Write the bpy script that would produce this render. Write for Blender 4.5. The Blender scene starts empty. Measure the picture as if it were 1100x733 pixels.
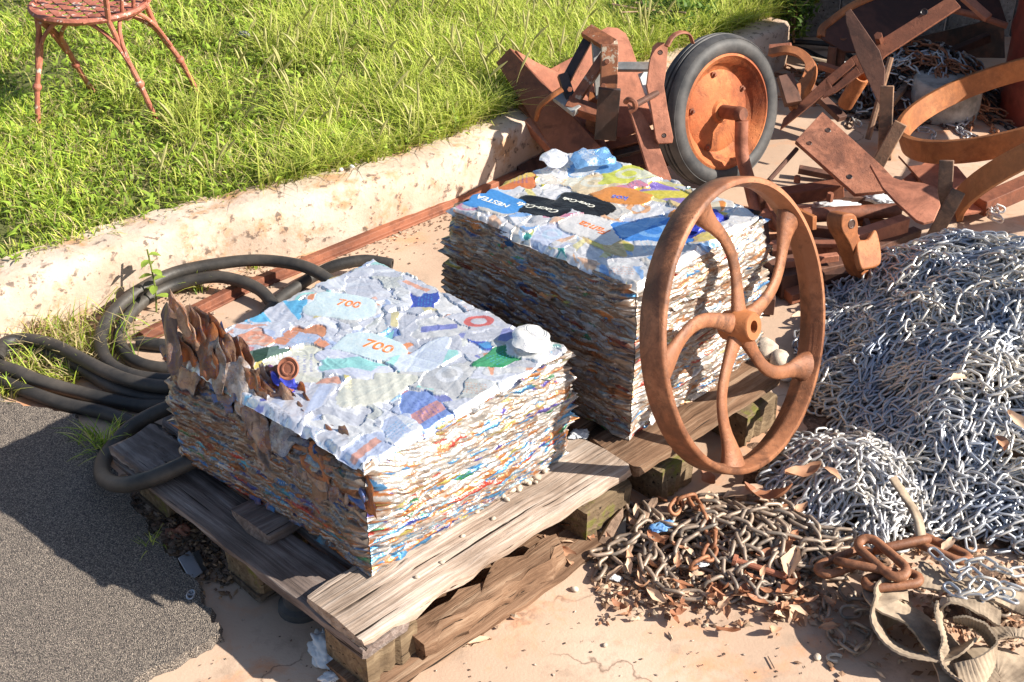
import bpy, math, random
import numpy as np
from mathutils import Vector, Matrix, noise
random.seed(7); rng = np.random.default_rng(11)
R = math.radians
scene = bpy.context.scene
C = scene.collection

# ------------------------------------------------------------------ camera model
CAMH, FPX, TH = 1.84, 1450.0, R(32.5)
ct, st = math.cos(TH), math.sin(TH)
def at(x, y, z=0.0):
    """point of the photograph (1100x733) at height z"""
    u = (x-550)/FPX; v = (y-366.5)/FPX
    t = (CAMH-z)/(st+v*ct)
    return Vector((t*u, t*(ct-v*st), z))
def atY(x, y, Y):
    u = (x-550)/FPX; v = (y-366.5)/FPX
    t = Y/(ct-v*st)
    return Vector((t*u, Y, CAMH-t*(st+v*ct)))
def on_plane(x, y, p0, n):
    u = (x-550)/FPX; v = (y-366.5)/FPX
    d = Vector((u, ct-v*st, -st-v*ct)); o = Vector((0, 0, CAMH))
    k = (p0-o).dot(n)/d.dot(n)
    return o+d*k

# ------------------------------------------------------------------ object helpers
def tag(o, label=None, cat=None, group=None, kind=None):
    if label: o['label'] = label
    if cat: o['category'] = cat
    if group: o['group'] = group
    if kind: o['kind'] = kind
    return o
def thing(name, loc, label, cat, group=None):
    o = bpy.data.objects.new(name, None); o.empty_display_size = .05
    C.objects.link(o); o.location = loc
    return tag(o, label, cat, group)
def origin_of(parent):
    v = Vector((0, 0, 0))
    while parent is not None:
        v += parent.location; parent = parent.parent
    return v
def link_mesh(name, me, mats, parent=None, world=True, loc=None):
    """me is given in world coordinates; the object keeps its own origin"""
    o = bpy.data.objects.new(name, me); C.objects.link(o)
    for m in (mats if isinstance(mats, (list, tuple)) else [mats]): me.materials.append(m)
    if world:
        base = Vector((0, 0, 0))
        if parent is not None: base = origin_of(parent)
        if loc is None and len(me.vertices):
            co = np.empty(len(me.vertices)*3, np.float32); me.vertices.foreach_get('co', co); co = co.reshape(-1, 3)
            loc = Vector(((co[:, 0].min()+co[:, 0].max())/2, (co[:, 1].min()+co[:, 1].max())/2, co[:, 2].min()))
        me.transform(Matrix.Translation(-loc)); o.location = loc-base
    o.parent = parent
    return o
class MB:
    def __init__(s): s.v = []; s.f = []; s.m = []
    def add(s, vs, fs, mi=0):
        b = len(s.v); s.v += [tuple(v) for v in vs]; s.f += [tuple(i+b for i in f) for f in fs]; s.m += [mi]*len(fs)
    def box(s, c, size, M=None, mi=0, wob=0.0):
        c = Vector(c); hx, hy, hz = [d/2 for d in size]
        vs = []
        for X in (-hx, hx):
            for Y in (-hy, hy):
                for Z in (-hz, hz):
                    p = Vector((X, Y, Z))
                    if wob: p += Vector([random.uniform(-wob, wob) for _ in range(3)])
                    if M is not None: p = M @ p
                    vs.append(p+c)
        s.add(vs, [(0, 1, 3, 2), (4, 6, 7, 5), (0, 4, 5, 1), (2, 3, 7, 6), (0, 2, 6, 4), (1, 5, 7, 3)], mi)
    def tube(s, pts, r, n=10, closed=False, caps=True, flat=1.0, up=None, mi=0):
        pts = [Vector(p) for p in pts]; N = len(pts)
        rs = r if isinstance(r, (list, tuple)) else [r]*N
        vs = []; prev = None
        for i, p in enumerate(pts):
            a = pts[(i-1) % N] if (closed or i > 0) else p
            b = pts[(i+1) % N] if (closed or i < N-1) else p
            t = (b-a).normalized()
            if up is not None: nrm = (up-t*up.dot(t)).normalized()
            elif prev is None:
                h = Vector((0, 0, 1)) if abs(t.z) < .9 else Vector((1, 0, 0))
                nrm = (h-t*h.dot(t)).normalized()
            else: nrm = (prev-t*prev.dot(t)).normalized()
            prev = nrm; bi = t.cross(nrm)
            for k in range(n):
                q = 2*math.pi*k/n
                vs.append(p+nrm*math.cos(q)*rs[i]*flat+bi*math.sin(q)*rs[i])
        fs = []
        M = N if closed else N-1
        for i in range(M):
            for k in range(n):
                a = i*n+k; b = i*n+(k+1) % n; j = (i+1) % N
                fs.append((a, b, j*n+(k+1) % n, j*n+k))
        if caps and not closed:
            fs.append(tuple(range(n-1, -1, -1))); fs.append(tuple((N-1)*n+k for k in range(n)))
        s.add(vs, fs, mi)
    def lathe(s, prof, c, n, seg=64, mi=0, closed=True, wob=0):
        """prof: (radius, height along n)"""
        n = Vector(n).normalized(); h = Vector((0, 0, 1)) if abs(n.z) < .9 else Vector((1, 0, 0))
        u = h.cross(n).normalized(); v = n.cross(u); c = Vector(c); K = len(prof); vs = []
        for i in range(seg):
            q = 2*math.pi*i/seg; d = u*math.cos(q)+v*math.sin(q)
            for r, z in prof:
                vs.append(c+d*r+n*z)
        fs = []
        for i in range(seg):
            j = (i+1) % seg
            for k in range(K if closed else K-1):
                l = (k+1) % K
                fs.append((i*K+k, j*K+k, j*K+l, i*K+l))
        s.add(vs, fs, mi)
    def prism(s, pts, n, th, mi=0):
        n = Vector(n).normalized(); pts = [Vector(p) for p in pts]; K = len(pts)
        a = [p+n*th/2 for p in pts]; b = [p-n*th/2 for p in pts]
        s.add(a+b, [tuple(range(K)), tuple(range(2*K-1, K-1, -1))]+[(i, i+K, (i+1) % K+K, (i+1) % K) for i in range(K)], mi)
    def mesh(s, name='m', smooth=True, ang=35):
        me = bpy.data.meshes.new(name); me.from_pydata([tuple(v) for v in s.v], [], s.f)
        if any(s.m): me.polygons.foreach_set('material_index', s.m)
        me.validate(); me.update()
        import bmesh
        bm = bmesh.new(); bm.from_mesh(me); bmesh.ops.recalc_face_normals(bm, faces=bm.faces); bm.to_mesh(me); bm.free()
        if smooth:
            me.polygons.foreach_set('use_smooth', [True]*len(me.polygons)); me.set_sharp_from_angle(angle=R(ang))
        return me
    def build(s, name, mats, parent=None, bevel=0, smooth=True, seg=2, sub=0, disp=0, ang=35):
        me = s.mesh(name, smooth, ang)
        o = link_mesh(name, me, mats, parent)
        if sub:
            md = o.modifiers.new('Sub', 'SUBSURF'); md.subdivision_type = 'SIMPLE'; md.levels = md.render_levels = sub
        if bevel:
            md = o.modifiers.new('Bevel', 'BEVEL'); md.width = bevel; md.segments = seg; md.limit_method = 'ANGLE'; md.angle_limit = R(40)
        if disp:
            tx = bpy.data.textures.new('t', 'CLOUDS'); tx.noise_scale = .03
            md = o.modifiers.new('D', 'DISPLACE'); md.texture = tx; md.strength = disp; md.mid_level = .5
        return o
def fast_mesh(name, V, F, attrs=None, mats=None, smooth=True, sharp=None):
    """V (n,3); F (m,k) all faces with the same number of corners; attrs name -> (type, array)"""
    me = bpy.data.meshes.new(name); n = len(V); m, k = F.shape
    me.vertices.add(n); me.vertices.foreach_set('co', np.ascontiguousarray(V, np.float32).ravel())
    me.loops.add(m*k); me.loops.foreach_set('vertex_index', F.astype(np.int32).ravel())
    me.polygons.add(m); me.polygons.foreach_set('loop_start', np.arange(0, m*k, k, dtype=np.int32))
    me.update(calc_edges=True)
    me.polygons.foreach_set('use_smooth', np.full(m, smooth))
    for nm, (ty, arr) in (attrs or {}).items():
        a = me.attributes.new(nm, ty, 'POINT')
        if ty == 'FLOAT_COLOR':
            col = np.ones((n, 4), np.float32); col[:, :3] = arr; a.data.foreach_set('color', col.ravel())
        elif ty == 'FLOAT_VECTOR': a.data.foreach_set('vector', np.ascontiguousarray(arr, np.float32).ravel())
        else: a.data.foreach_set('value', np.ascontiguousarray(arr, np.float32).ravel())
    me.validate()
    return me
def rot_frames(x, y, z):
    return np.stack([x, y, z], -1)      # columns
def curve(pts, n=8, closed=False):
    """Catmull-Rom through points"""
    pts = [Vector(p) for p in pts]; out = []; N = len(pts)
    for i in range(N if closed else N-1):
        p0 = pts[(i-1) % N] if closed or i > 0 else pts[0]*2-pts[1]
        p1 = pts[i]; p2 = pts[(i+1) % N]
        p3 = pts[(i+2) % N] if closed or i+2 < N else pts[-1]*2-pts[-2]
        for k in range(n):
            t = k/n
            out.append(0.5*((2*p1)+(p2-p0)*t+(2*p0-5*p1+4*p2-p3)*t*t+(3*p1-p0-3*p2+p3)*t*t*t))
    if not closed: out.append(pts[-1])
    return out

# ------------------------------------------------------------------ materials
def new_mat(name):
    m = bpy.data.materials.new(name); m.use_nodes = True; nt = m.node_tree
    b = nt.nodes['Principled BSDF']
    return m, nt, b
def N(nt, ty, **kw):
    n = nt.nodes.new(ty)
    for k, v in kw.items():
        if k.startswith('i_'):
            key = k[2:]; key = int(key) if key.isdigit() else key.replace('_', ' ')
            n.inputs[key].default_value = v
        else: setattr(n, k, v)
    return n
def ramp(nt, fac, stops, interp='LINEAR'):
    r = nt.nodes.new('ShaderNodeValToRGB'); r.color_ramp.interpolation = interp
    e = r.color_ramp.elements
    while len(e) < len(stops): e.new(.5)
    for el, (p, c) in zip(e, stops): el.position = p; el.color = (*c, 1) if len(c) == 3 else c
    nt.links.new(fac, r.inputs[0]); return r.outputs[0]
def mixc(nt, fac, a, b, mode='MIX'):
    m = nt.nodes.new('ShaderNodeMix'); m.data_type = 'RGBA'; m.blend_type = mode
    for s, v in ((0, fac), (6, a), (7, b)):
        if isinstance(v, (int, float)): m.inputs[s].default_value = v
        elif isinstance(v, tuple): m.inputs[s].default_value = (*v, 1)
        else: nt.links.new(v, m.inputs[s])
    return m.outputs[2]
def coords(nt, kind='Object', rnd=True):
    tc = nt.nodes.new('ShaderNodeTexCoord')
    if not rnd: return tc.outputs[kind]
    oi = nt.nodes.new('ShaderNodeObjectInfo'); ad = nt.nodes.new('ShaderNodeVectorMath'); ad.operation = 'ADD'
    mu = nt.nodes.new('ShaderNodeVectorMath'); mu.operation = 'SCALE'; mu.inputs[3].default_value = 37.0
    cb = nt.nodes.new('ShaderNodeCombineXYZ')
    for i in range(3): nt.links.new(oi.outputs['Random'], cb.inputs[i])
    nt.links.new(cb.outputs[0], mu.inputs[0]); nt.links.new(tc.outputs[kind], ad.inputs[0]); nt.links.new(mu.outputs[0], ad.inputs[1])
    return ad.outputs[0]
def noisen(nt, co, scale, detail=6, rough=.6, dist=0):
    n = N(nt, 'ShaderNodeTexNoise'); n.inputs['Scale'].default_value = scale; n.inputs['Detail'].default_value = detail
    n.inputs['Roughness'].default_value = rough; n.inputs['Distortion'].default_value = dist
    nt.links.new(co, n.inputs['Vector']); return n.outputs[0]
def bumpn(nt, b, h, strength, dist=.01, prev=None):
    bp = N(nt, 'ShaderNodeBump'); bp.inputs['Strength'].default_value = strength; bp.inputs['Distance'].default_value = dist
    nt.links.new(h, bp.inputs['Height'])
    if prev is not None: nt.links.new(prev, bp.inputs['Normal'])
    nt.links.new(bp.outputs[0], b.inputs['Normal']); return bp.outputs[0]
def rust(name, c1, c2, c3, scale=9, rough=.8, bump=.35, metal=0.0, pits=.0, paint=None, paint_amt=.5):
    m, nt, b = new_mat(name); co = coords(nt)
    n1 = noisen(nt, co, scale, 8, .65); n2 = noisen(nt, co, scale*6, 6, .7); n3 = noisen(nt, co, scale*.35, 3, .5)
    col = ramp(nt, n1, [(.32, c1), (.5, c2), (.68, c3)])
    col = mixc(nt, ramp(nt, n2, [(.42, (0, 0, 0)), (.62, (.75, .75, .75))]), col, tuple(x*.55 for x in c2))
    col = mixc(nt, ramp(nt, n3, [(.4, (0, 0, 0)), (.65, (.45, .45, .45))]), col, tuple(min(1, x*1.35) for x in c3))
    n6 = noisen(nt, co, scale*.8, 6, .7, .8)
    col = mixc(nt, ramp(nt, n6, [(.50, (0, 0, 0)), (.62, (.7, .7, .7))]), col, tuple(x*.75 for x in c1))
    if paint is not None:
        n4 = noisen(nt, co, scale*2.2, 7, .7)
        col = mixc(nt, ramp(nt, n4, [(paint_amt, (0, 0, 0)), (paint_amt+.03, (1, 1, 1))]), col, paint)
    if pits:
        v = N(nt, 'ShaderNodeTexVoronoi'); v.inputs['Scale'].default_value = scale*17
        wq = N(nt, 'ShaderNodeTexNoise'); wq.inputs['Scale'].default_value = scale*5; wq.inputs['Detail'].default_value = 4; nt.links.new(co, wq.inputs['Vector'])
        wa = N(nt, 'ShaderNodeVectorMath', operation='MULTIPLY_ADD'); wa.inputs[1].default_value = (.03, .03, .03); nt.links.new(wq.outputs['Color'], wa.inputs[0]); nt.links.new(co, wa.inputs[2]); nt.links.new(wa.outputs[0], v.inputs['Vector'])
        pm = ramp(nt, v.outputs['Distance'], [(.05, (1, 1, 1)), (.22, (0, 0, 0))])
        pm2 = mixc(nt, 1.0, pm, ramp(nt, n1, [(.50, (0, 0, 0)), (.62, (1, 1, 1))]), 'MULTIPLY')
        col = mixc(nt, pm2, col, tuple(x*pits for x in c1))
    nt.links.new(col, b.inputs['Base Color']); b.inputs['Roughness'].default_value = rough; b.inputs['Metallic'].default_value = metal
    h = mixc(nt, .5, n2, n1)
    if pits: h = mixc(nt, .22, h, ramp(nt, v.outputs['Distance'], [(.0, (0, 0, 0)), (.35, (1, 1, 1))]))
    bumpn(nt, b, h, bump, .006)
    return m
def simple(name, c, rough=.7, metal=0, var=.25, scale=12, bump=.15, bdist=.004, c2=None, contrast=(.35, .65), spec=.5):
    m, nt, b = new_mat(name); co = coords(nt)
    n1 = noisen(nt, co, scale, 6, .65)
    col = ramp(nt, n1, [(contrast[0], tuple(x*(1-var) for x in c)), (contrast[1], c2 if c2 else tuple(min(1, x*(1+var)) for x in c))])
    nt.links.new(col, b.inputs['Base Color']); b.inputs['Roughness'].default_value = rough; b.inputs['Metallic'].default_value = metal
    b.inputs['Specular IOR Level'].default_value = spec
    if bump: bumpn(nt, b, noisen(nt, co, scale*5, 5, .7), bump, bdist)
    return m
M = {}
M['rust_pink'] = rust('rust_pink', (.20, .065, .035), (.34, .12, .066), (.43, .175, .105), 8, .75, .35, pits=.5)
M['rust_brown'] = rust('rust_brown', (.11, .036, .02), (.21, .07, .036), (.31, .115, .06), 9, .7, .4, pits=.5)
M['rust_orange'] = rust('rust_orange', (.20, .06, .018), (.34, .11, .032), (.43, .165, .06), 7, .68, .4, pits=.5)
M['rust_wheel'] = rust('rust_wheel', (.085, .033, .018), (.25, .092, .040), (.40, .175, .085), 9, .58, .45, metal=.1, pits=.45)
M['rust_rim'] = rust('rust_rim', (.13, .032, .014), (.36, .085, .025), (.54, .20, .07), 9, .75, .7, metal=.1, pits=.5)
M['rust_pitted'] = rust('rust_pitted', (.14, .05, .03), (.30, .11, .06), (.42, .18, .11), 12, .85, 1.0, pits=.4)
M['rust_hoop'] = rust('rust_hoop', (.24, .075, .02), (.38, .13, .035), (.46, .19, .07), 6, .7, .3, pits=.3)
M['rust_dark'] = rust('rust_dark', (.05, .022, .016), (.10, .042, .028), (.17, .075, .045), 9, .75, .4)
M['chipped_paint'] = rust('chipped_paint', (.06, .03, .02), (.22, .08, .04), (.36, .14, .06), 9, .5, .4, paint=(.42, .36, .28), paint_amt=.58)
M['black_grease_and_shade'] = rust('black_grease_and_shade', (.012, .012, .014), (.03, .027, .026), (.12, .05, .03), 10, .35, .3)  # greasy black parts, and the painted shade in the hood cavity
M['grey_paint'] = rust('grey_paint', (.30, .33, .34), (.38, .40, .40), (.44, .30, .2), 9, .5, .15)
M['iron_tip'] = rust('iron_tip', (.07, .05, .04), (.20, .12, .08), (.36, .19, .10), 14, .6, .5)
M['chair_paint'] = rust('chair_paint', (.26, .075, .045), (.42, .13, .08), (.50, .20, .13), 14, .65, .45, pits=.5, paint=(.62, .50, .42), paint_amt=.59)
M['barrel_red'] = rust('barrel_red', (.12, .02, .012), (.20, .03, .018), (.26, .07, .04), 5, .45, .1)
M['rubber_tyre'] = simple('rubber_tyre', (.045, .046, .05), .62, 0, .35, 14, .12, c2=(.085, .08, .078))
M['rubber_hose'] = simple('rubber_hose', (.045, .042, .04), .55, 0, .45, 9, .25, c2=(.085, .072, .06), contrast=(.42, .72))
M['galvanised'] = simple('galvanised', (.40, .44, .52), .36, .6, .1, 7, .12, .001, c2=(.66, .62, .56), contrast=(.40, .56))
M['galvanised_white'] = simple('galvanised_white', (.44, .46, .52), .4, .5, .15, 16, .12, .001, c2=(.66, .61, .54))
M['old_chain'] = simple('old_chain', (.24, .205, .175), .5, .3, .35, 30, .3, .002, c2=(.42, .31, .23))
M['rusty_chain'] = simple('rusty_chain', (.30, .11, .05), .6, .2, .4, 30, .4, .002, c2=(.45, .2, .1))
M['heavy_rust'] = rust('heavy_rust', (.13, .05, .025), (.24, .095, .045), (.36, .16, .08), 16, .6, .5)
M['webbing'] = simple('webbing', (.20, .145, .10), .9, 0, .3, 11, .4, .003, c2=(.46, .36, .26))
M['plastic_white'] = simple('plastic_white', (.66, .68, .70), .45, 0, .1, 20, .05)
M['blue_plastic'] = simple('blue_plastic', (.03, .16, .55), .5, 0, .4, 60, .3, c2=(.25, .5, .8))
M['slate'] = simple('slate', (.20, .20, .18), .7, 0, .25, 20, .2)
M['plate_metal'] = simple('plate_metal', (.42, .43, .46), .4, .7, .15, 15, .05)
M['pebble'] = simple('pebble', (.52, .43, .34), .85, 0, .3, 60, .3)
M['stick'] = simple('stick', (.24, .15, .10), .9, 0, .4, 30, .6, .004, c2=(.40, .27, .19))
M['cable'] = simple('cable', (.035, .035, .038), .5, 0, .3, 20, .1)
M['blue_paint'] = simple('blue_paint', (.02, .06, .35), .5, 0, .3, 6, .05)

def wood(name, ca, cb, cc, along='X', moss=.0):
    m, nt, b = new_mat(name); co = coords(nt)
    mp = N(nt, 'ShaderNodeMapping'); mp.inputs['Scale'].default_value = (3, 40, 40) if along == 'X' else (40, 3, 40)
    nt.links.new(co, mp.inputs['Vector'])
    n1 = noisen(nt, mp.outputs[0], 1.3, 8, .7, .6); n2 = noisen(nt, co, 8, 5, .6)
    mp2 = N(nt, 'ShaderNodeMapping'); mp2.inputs['Scale'].default_value = (1.6, 55, 55) if along == 'X' else (55, 1.6, 55)
    nt.links.new(co, mp2.inputs['Vector']); n3 = noisen(nt, mp2.outputs[0], 2.2, 3, .5, .3)
    col = ramp(nt, n1, [(.3, ca), (.5, cb), (.68, cc)])
    col = mixc(nt, ramp(nt, n2, [(.4, (0, 0, 0)), (.7, (.6, .6, .6))]), col, tuple(x*.6 for x in ca))
    crack = ramp(nt, n3, [(.30, (1, 1, 1)), (.36, (0, 0, 0))])
    col = mixc(nt, crack, col, (.02, .014, .01))
    if moss:
        n5 = noisen(nt, co, 9, 7, .7)
        geo = N(nt, 'ShaderNodeNewGeometry')
        col = mixc(nt, ramp(nt, n5, [(1-moss, (0, 0, 0)), (1.06-moss, (.85, .85, .85))]), col, (.15, .15, .03))
    nt.links.new(col, b.inputs['Base Color']); b.inputs['Roughness'].default_value = .9; b.inputs['Specular IOR Level'].default_value = .2
    h = mixc(nt, .6, n1, mixc(nt, 1.0, n3, (1, 1, 1), 'MULTIPLY')); bumpn(nt, b, h, .8, .008)
    return m
# boards are modelled in pallet-local axes: along B = world diagonal, so the grain uses generated-by-object axes
def cans_material(name, rough=.34, metal=.55, dirt=.0, bump=.55, rings=False):
    m, nt, b = new_mat(name)
    A = N(nt, 'ShaderNodeAttribute'); A.attribute_name = 'colA'; B = N(nt, 'ShaderNodeAttribute'); B.attribute_name = 'colB'
    U = N(nt, 'ShaderNodeAttribute'); U.attribute_name = 'cuv'
    n0 = noisen(nt, U.outputs['Vector'], 1.1, 2, .5, .3)
    sx = N(nt, 'ShaderNodeSeparateXYZ'); nt.links.new(U.outputs['Vector'], sx.inputs[0])
    ma = N(nt, 'ShaderNodeMath', operation='MULTIPLY_ADD'); ma.inputs[1].default_value = 1.3; nt.links.new(n0, ma.inputs[0]); nt.links.new(sx.outputs[0], ma.inputs[2])
    mm = N(nt, 'ShaderNodeMath', operation='MULTIPLY'); mm.inputs[1].default_value = 2.6; nt.links.new(ma.outputs[0], mm.inputs[0])
    sn_ = N(nt, 'ShaderNodeMath', operation='SINE'); nt.links.new(mm.outputs[0], sn_.inputs[0])
    f1 = ramp(nt, sn_.outputs[0], [(.35, (0, 0, 0)), (.37, (1, 1, 1))])
    nw = ramp(nt, noisen(nt, U.outputs['Vector'], 5, 5, .7), [(.44, (.15, .15, .15)), (.60, (.9, .9, .9))])
    f1 = mixc(nt, 1.0, f1, nw, 'MULTIPLY')
    col = mixc(nt, f1, A.outputs['Color'], B.outputs['Color'])
    # fine print: thin rows broken by noise
    mp = N(nt, 'ShaderNodeMapping'); mp.inputs['Scale'].default_value = (14, 26, 1); nt.links.new(U.outputs['Vector'], mp.inputs['Vector'])
    n2 = noisen(nt, mp.outputs[0], 1.0, 3, .6); n3 = noisen(nt, U.outputs['Vector'], 2.3, 1, .5)
    pr = mixc(nt, 1.0, ramp(nt, n2, [(.56, (0, 0, 0)), (.6, (1, 1, 1))]), ramp(nt, n3, [(.52, (0, 0, 0)), (.54, (1, 1, 1))]), 'MULTIPLY')
    col = mixc(nt, pr, col, mixc(nt, .75, col, (.03, .05, .25)))
    tc = coords(nt, 'Object', False)
    nd = noisen(nt, tc, 30, 6, .7)
    if dirt: col = mixc(nt, ramp(nt, nd, [(.45, (0, 0, 0)), (.62, (dirt, dirt, dirt))]), col, (.17, .10, .06))
    nt.links.new(col, b.inputs['Base Color'])
    b.inputs['Metallic'].default_value = metal; b.inputs['Roughness'].default_value = rough
    c1 = noisen(nt, tc, 75, 3, .5, 1.2); c2 = noisen(nt, tc, 230, 3, .6, .5)
    v = N(nt, 'ShaderNodeTexVoronoi'); v.feature = 'DISTANCE_TO_EDGE'; v.inputs['Scale'].default_value = 60; nt.links.new(tc, v.inputs['Vector'])
    h = mixc(nt, .45, c1, v.outputs['Distance']); h = mixc(nt, .25, h, c2)
    bp = bumpn(nt, b, h, bump, .006)
    if rings:
        Lc = N(nt, 'ShaderNodeAttribute'); Lc.attribute_name = 'cloc'
        vd = N(nt, 'ShaderNodeVectorMath', operation='DISTANCE'); vd.inputs[1].default_value = (.72, 0, 0); nt.links.new(Lc.outputs['Vector'], vd.inputs[0])
        rr = ramp(nt, vd.outputs['Value'], [(.50, (.2, .2, .2)), (.54, (1, 1, 1)), (.60, (0, 0, 0)), (.66, (.75, .75, .75)), (.70, (.5, .5, .5))])
        bumpn(nt, b, rr, .6, .004, bp)
    return m
M['cans_side'] = cans_material('crushed_aluminium_edges', .42, .35, .35)
M['cans_brown'] = cans_material('crushed_aluminium_dirty', .45, .30, .75)
M['cans_top'] = cans_material('crushed_aluminium_tops', .33, .5, .0, .5, True)
def relief_mat(name, rough, metal, bump, dirt=0):
    m, nt, b = new_mat(name); A = N(nt, 'ShaderNodeAttribute'); A.attribute_name = 'colA'; tc = coords(nt, 'Object', False)
    col = A.outputs['Color']
    if dirt: col = mixc(nt, ramp(nt, noisen(nt, tc, 26, 7, .72), [(.47, (0, 0, 0)), (.60, (dirt, dirt, dirt))]), col, (.19, .11, .07))
    nt.links.new(col, b.inputs['Base Color']); b.inputs['Metallic'].default_value = metal; b.inputs['Roughness'].default_value = rough
    v = N(nt, 'ShaderNodeTexVoronoi'); v.feature = 'DISTANCE_TO_EDGE'; v.inputs['Scale'].default_value = 85; nt.links.new(tc, v.inputs['Vector'])
    h = mixc(nt, .4, noisen(nt, tc, 120, 4, .6, 1.5), v.outputs['Distance']); bumpn(nt, b, h, bump, .004); return m
M['relief_top'] = relief_mat('pressed_can_metal', .30, .55, .3)
M['relief_light'] = relief_mat('pressed_can_edges', .34, .4, .35)
M['relief_brown'] = relief_mat('pressed_can_edges_dirty', .38, .4, .35, .6)
def flat_paint(name, c, rough=.4):
    m, nt, b = new_mat(name); co = coords(nt, 'Object', False)
    col = mixc(nt, ramp(nt, noisen(nt, co, 60, 5, .7), [(.55, (0, 0, 0)), (.66, (.6, .6, .6))]), c, (.72, .72, .72))
    nt.links.new(col, b.inputs['Base Color']); b.inputs['Roughness'].default_value = rough; b.inputs['Metallic'].default_value = .2
    bumpn(nt, b, noisen(nt, co, 75, 3, .5, 1.2), .5, .006)
    return m
M['ink_white'] = flat_paint('ink_white', (.8, .78, .68)); M['ink_orange'] = flat_paint('ink_orange', (.80, .20, .05)); M['ink_blue'] = flat_paint('ink_blue', (.05, .12, .55))

# ------------------------------------------------------------------ the setting
def height_sheet(name, x0, x1, y0, y1, nx, ny, fn, mat, kind='structure'):
    xs = np.linspace(x0, x1, nx); ys = np.linspace(y0, y1, ny); X, Y = np.meshgrid(xs, ys)
    Z = np.array([[fn(x, y) for x in xs] for y in ys])
    V = np.stack([X, Y, Z], -1).reshape(-1, 3); i = np.arange(nx*ny).reshape(ny, nx)
    F = np.stack([i[:-1, :-1], i[:-1, 1:], i[1:, 1:], i[1:, :-1]], -1).reshape(-1, 4)
    me = fast_mesh(name, V, F); o = bpy.data.objects.new(name, me); C.objects.link(o); me.materials.append(mat)
    if kind: o['kind'] = kind
    return o
def nz(x, y, s=1, o=0): return noise.noise(Vector((x*s+o, y*s-o, o*.7)))

m, nt, b = new_mat('concrete_yard'); co = coords(nt, 'Object', False)
n1 = noisen(nt, co, 1.6, 7, .6); n2 = noisen(nt, co, 14, 6, .7); n3 = noisen(nt, co, 5, 6, .65, .6); n4 = noisen(nt, co, 160, 3, .6)
col = ramp(nt, n1, [(.35, (.43, .30, .215)), (.55, (.53, .385, .285)), (.7, (.60, .47, .37))])
col = mixc(nt, ramp(nt, n3, [(.52, (0, 0, 0)), (.68, (.85, .85, .85))]), col, (.60, .27, .13))
col = mixc(nt, ramp(nt, n2, [(.30, (.8, .8, .8)), (.46, (0, 0, 0))]), col, (.36, .26, .19))
col = mixc(nt, ramp(nt, n4, [(.28, (.5, .5, .5)), (.36, (0, 0, 0))]), col, (.3, .22, .17))
vc = N(nt, 'ShaderNodeTexVoronoi'); vc.feature = 'DISTANCE_TO_EDGE'; vc.inputs['Scale'].default_value = 1.5
wv = N(nt, 'ShaderNodeVectorMath', operation='ADD'); ns = N(nt, 'ShaderNodeTexNoise'); ns.inputs['Scale'].default_value = 5; ns.inputs['Detail'].default_value = 6; nt.links.new(co, ns.inputs['Vector'])
sc_n = N(nt, 'ShaderNodeVectorMath', operation='SCALE'); sc_n.inputs[3].default_value = .35; nt.links.new(ns.outputs['Color'], sc_n.inputs[0]); nt.links.new(co, wv.inputs[0]); nt.links.new(sc_n.outputs[0], wv.inputs[1]); nt.links.new(wv.outputs[0], vc.inputs['Vector'])
ck = mixc(nt, 1.0, ramp(nt, vc.outputs['Distance'], [(.0, (.8, .8, .8)), (.006, (0, 0, 0))]), ramp(nt, n1, [(.48, (0, 0, 0)), (.55, (1, 1, 1))]), 'MULTIPLY')
col = mixc(nt, ck, col, (.16, .10, .07))
nt.links.new(col, b.inputs['Base Color']); b.inputs['Roughness'].default_value = .9; b.inputs['Specular IOR Level'].default_value = .25
bumpn(nt, b, mixc(nt, .5, n2, n4), .35, .004); M['concrete'] = m
me = bpy.data.meshes.new('concrete_ground'); me.from_pydata([(-40, -20, 0), (40, -20, 0), (40, 60, 0), (-40, 60, 0)], [], [(0, 1, 2, 3)])
o = bpy.data.objects.new('concrete_ground', me); C.objects.link(o); me.materials.append(m); o['kind'] = 'structure'

# asphalt
m, nt, b = new_mat('asphalt'); co = coords(nt, 'Object', False)
v = N(nt, 'ShaderNodeTexVoronoi'); v.inputs['Scale'].default_value = 430; nt.links.new(co, v.inputs['Vector'])
v2 = N(nt, 'ShaderNodeTexVoronoi'); v2.inputs['Scale'].default_value = 420; nt.links.new(co, v2.inputs['Vector'])
sv = N(nt, 'ShaderNodeSeparateColor'); nt.links.new(v.outputs['Color'], sv.inputs[0])
col = ramp(nt, sv.outputs[0], [(.0, (.14, .115, .10)), (.5, (.27, .225, .185)), (.85, (.40, .33, .27)), (.97, (.55, .46, .37))])
col = mixc(nt, ramp(nt, v.outputs['Distance'], [(.35, (0, 0, 0)), (.75, (.9, .9, .9))]), col, (.05, .043, .04))
nt.links.new(col, b.inputs['Base Color']); b.inputs['Roughness'].default_value = .85
inv = N(nt, 'ShaderNodeMath'); inv.operation = 'SUBTRACT'; inv.inputs[0].default_value = 1; nt.links.new(v.outputs['Distance'], inv.inputs[1])
bumpn(nt, b, inv.outputs[0], .9, .005)
edge = [at(0, 432)+Vector((-1.6, .75, 0)), at(0, 434), at(40, 444), at(86, 456), at(120, 505), at(160, 572), at(205, 628), at(238, 686), at(205, 706), at(160, 728), at(120, 752), at(-60, 830)+Vector((-1, -1, 0))]
edge2 = []
for i in range(len(edge)):
    p, q = edge[i], edge[(i+1) % len(edge)]; n = max(1, int((q-p).length/.012)) if 0 < i < 10 else 1
    for k in range(n):
        w = p.lerp(q, k/n)
        if 0 < i < 10: w += Vector((nz(w.x, w.y, 25, 3), nz(w.x, w.y, 25, 9), 0))*.016+Vector((nz(w.x, w.y, 90, 3), nz(w.x, w.y, 90, 9), 0))*.008
        edge2.append(w)
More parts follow.
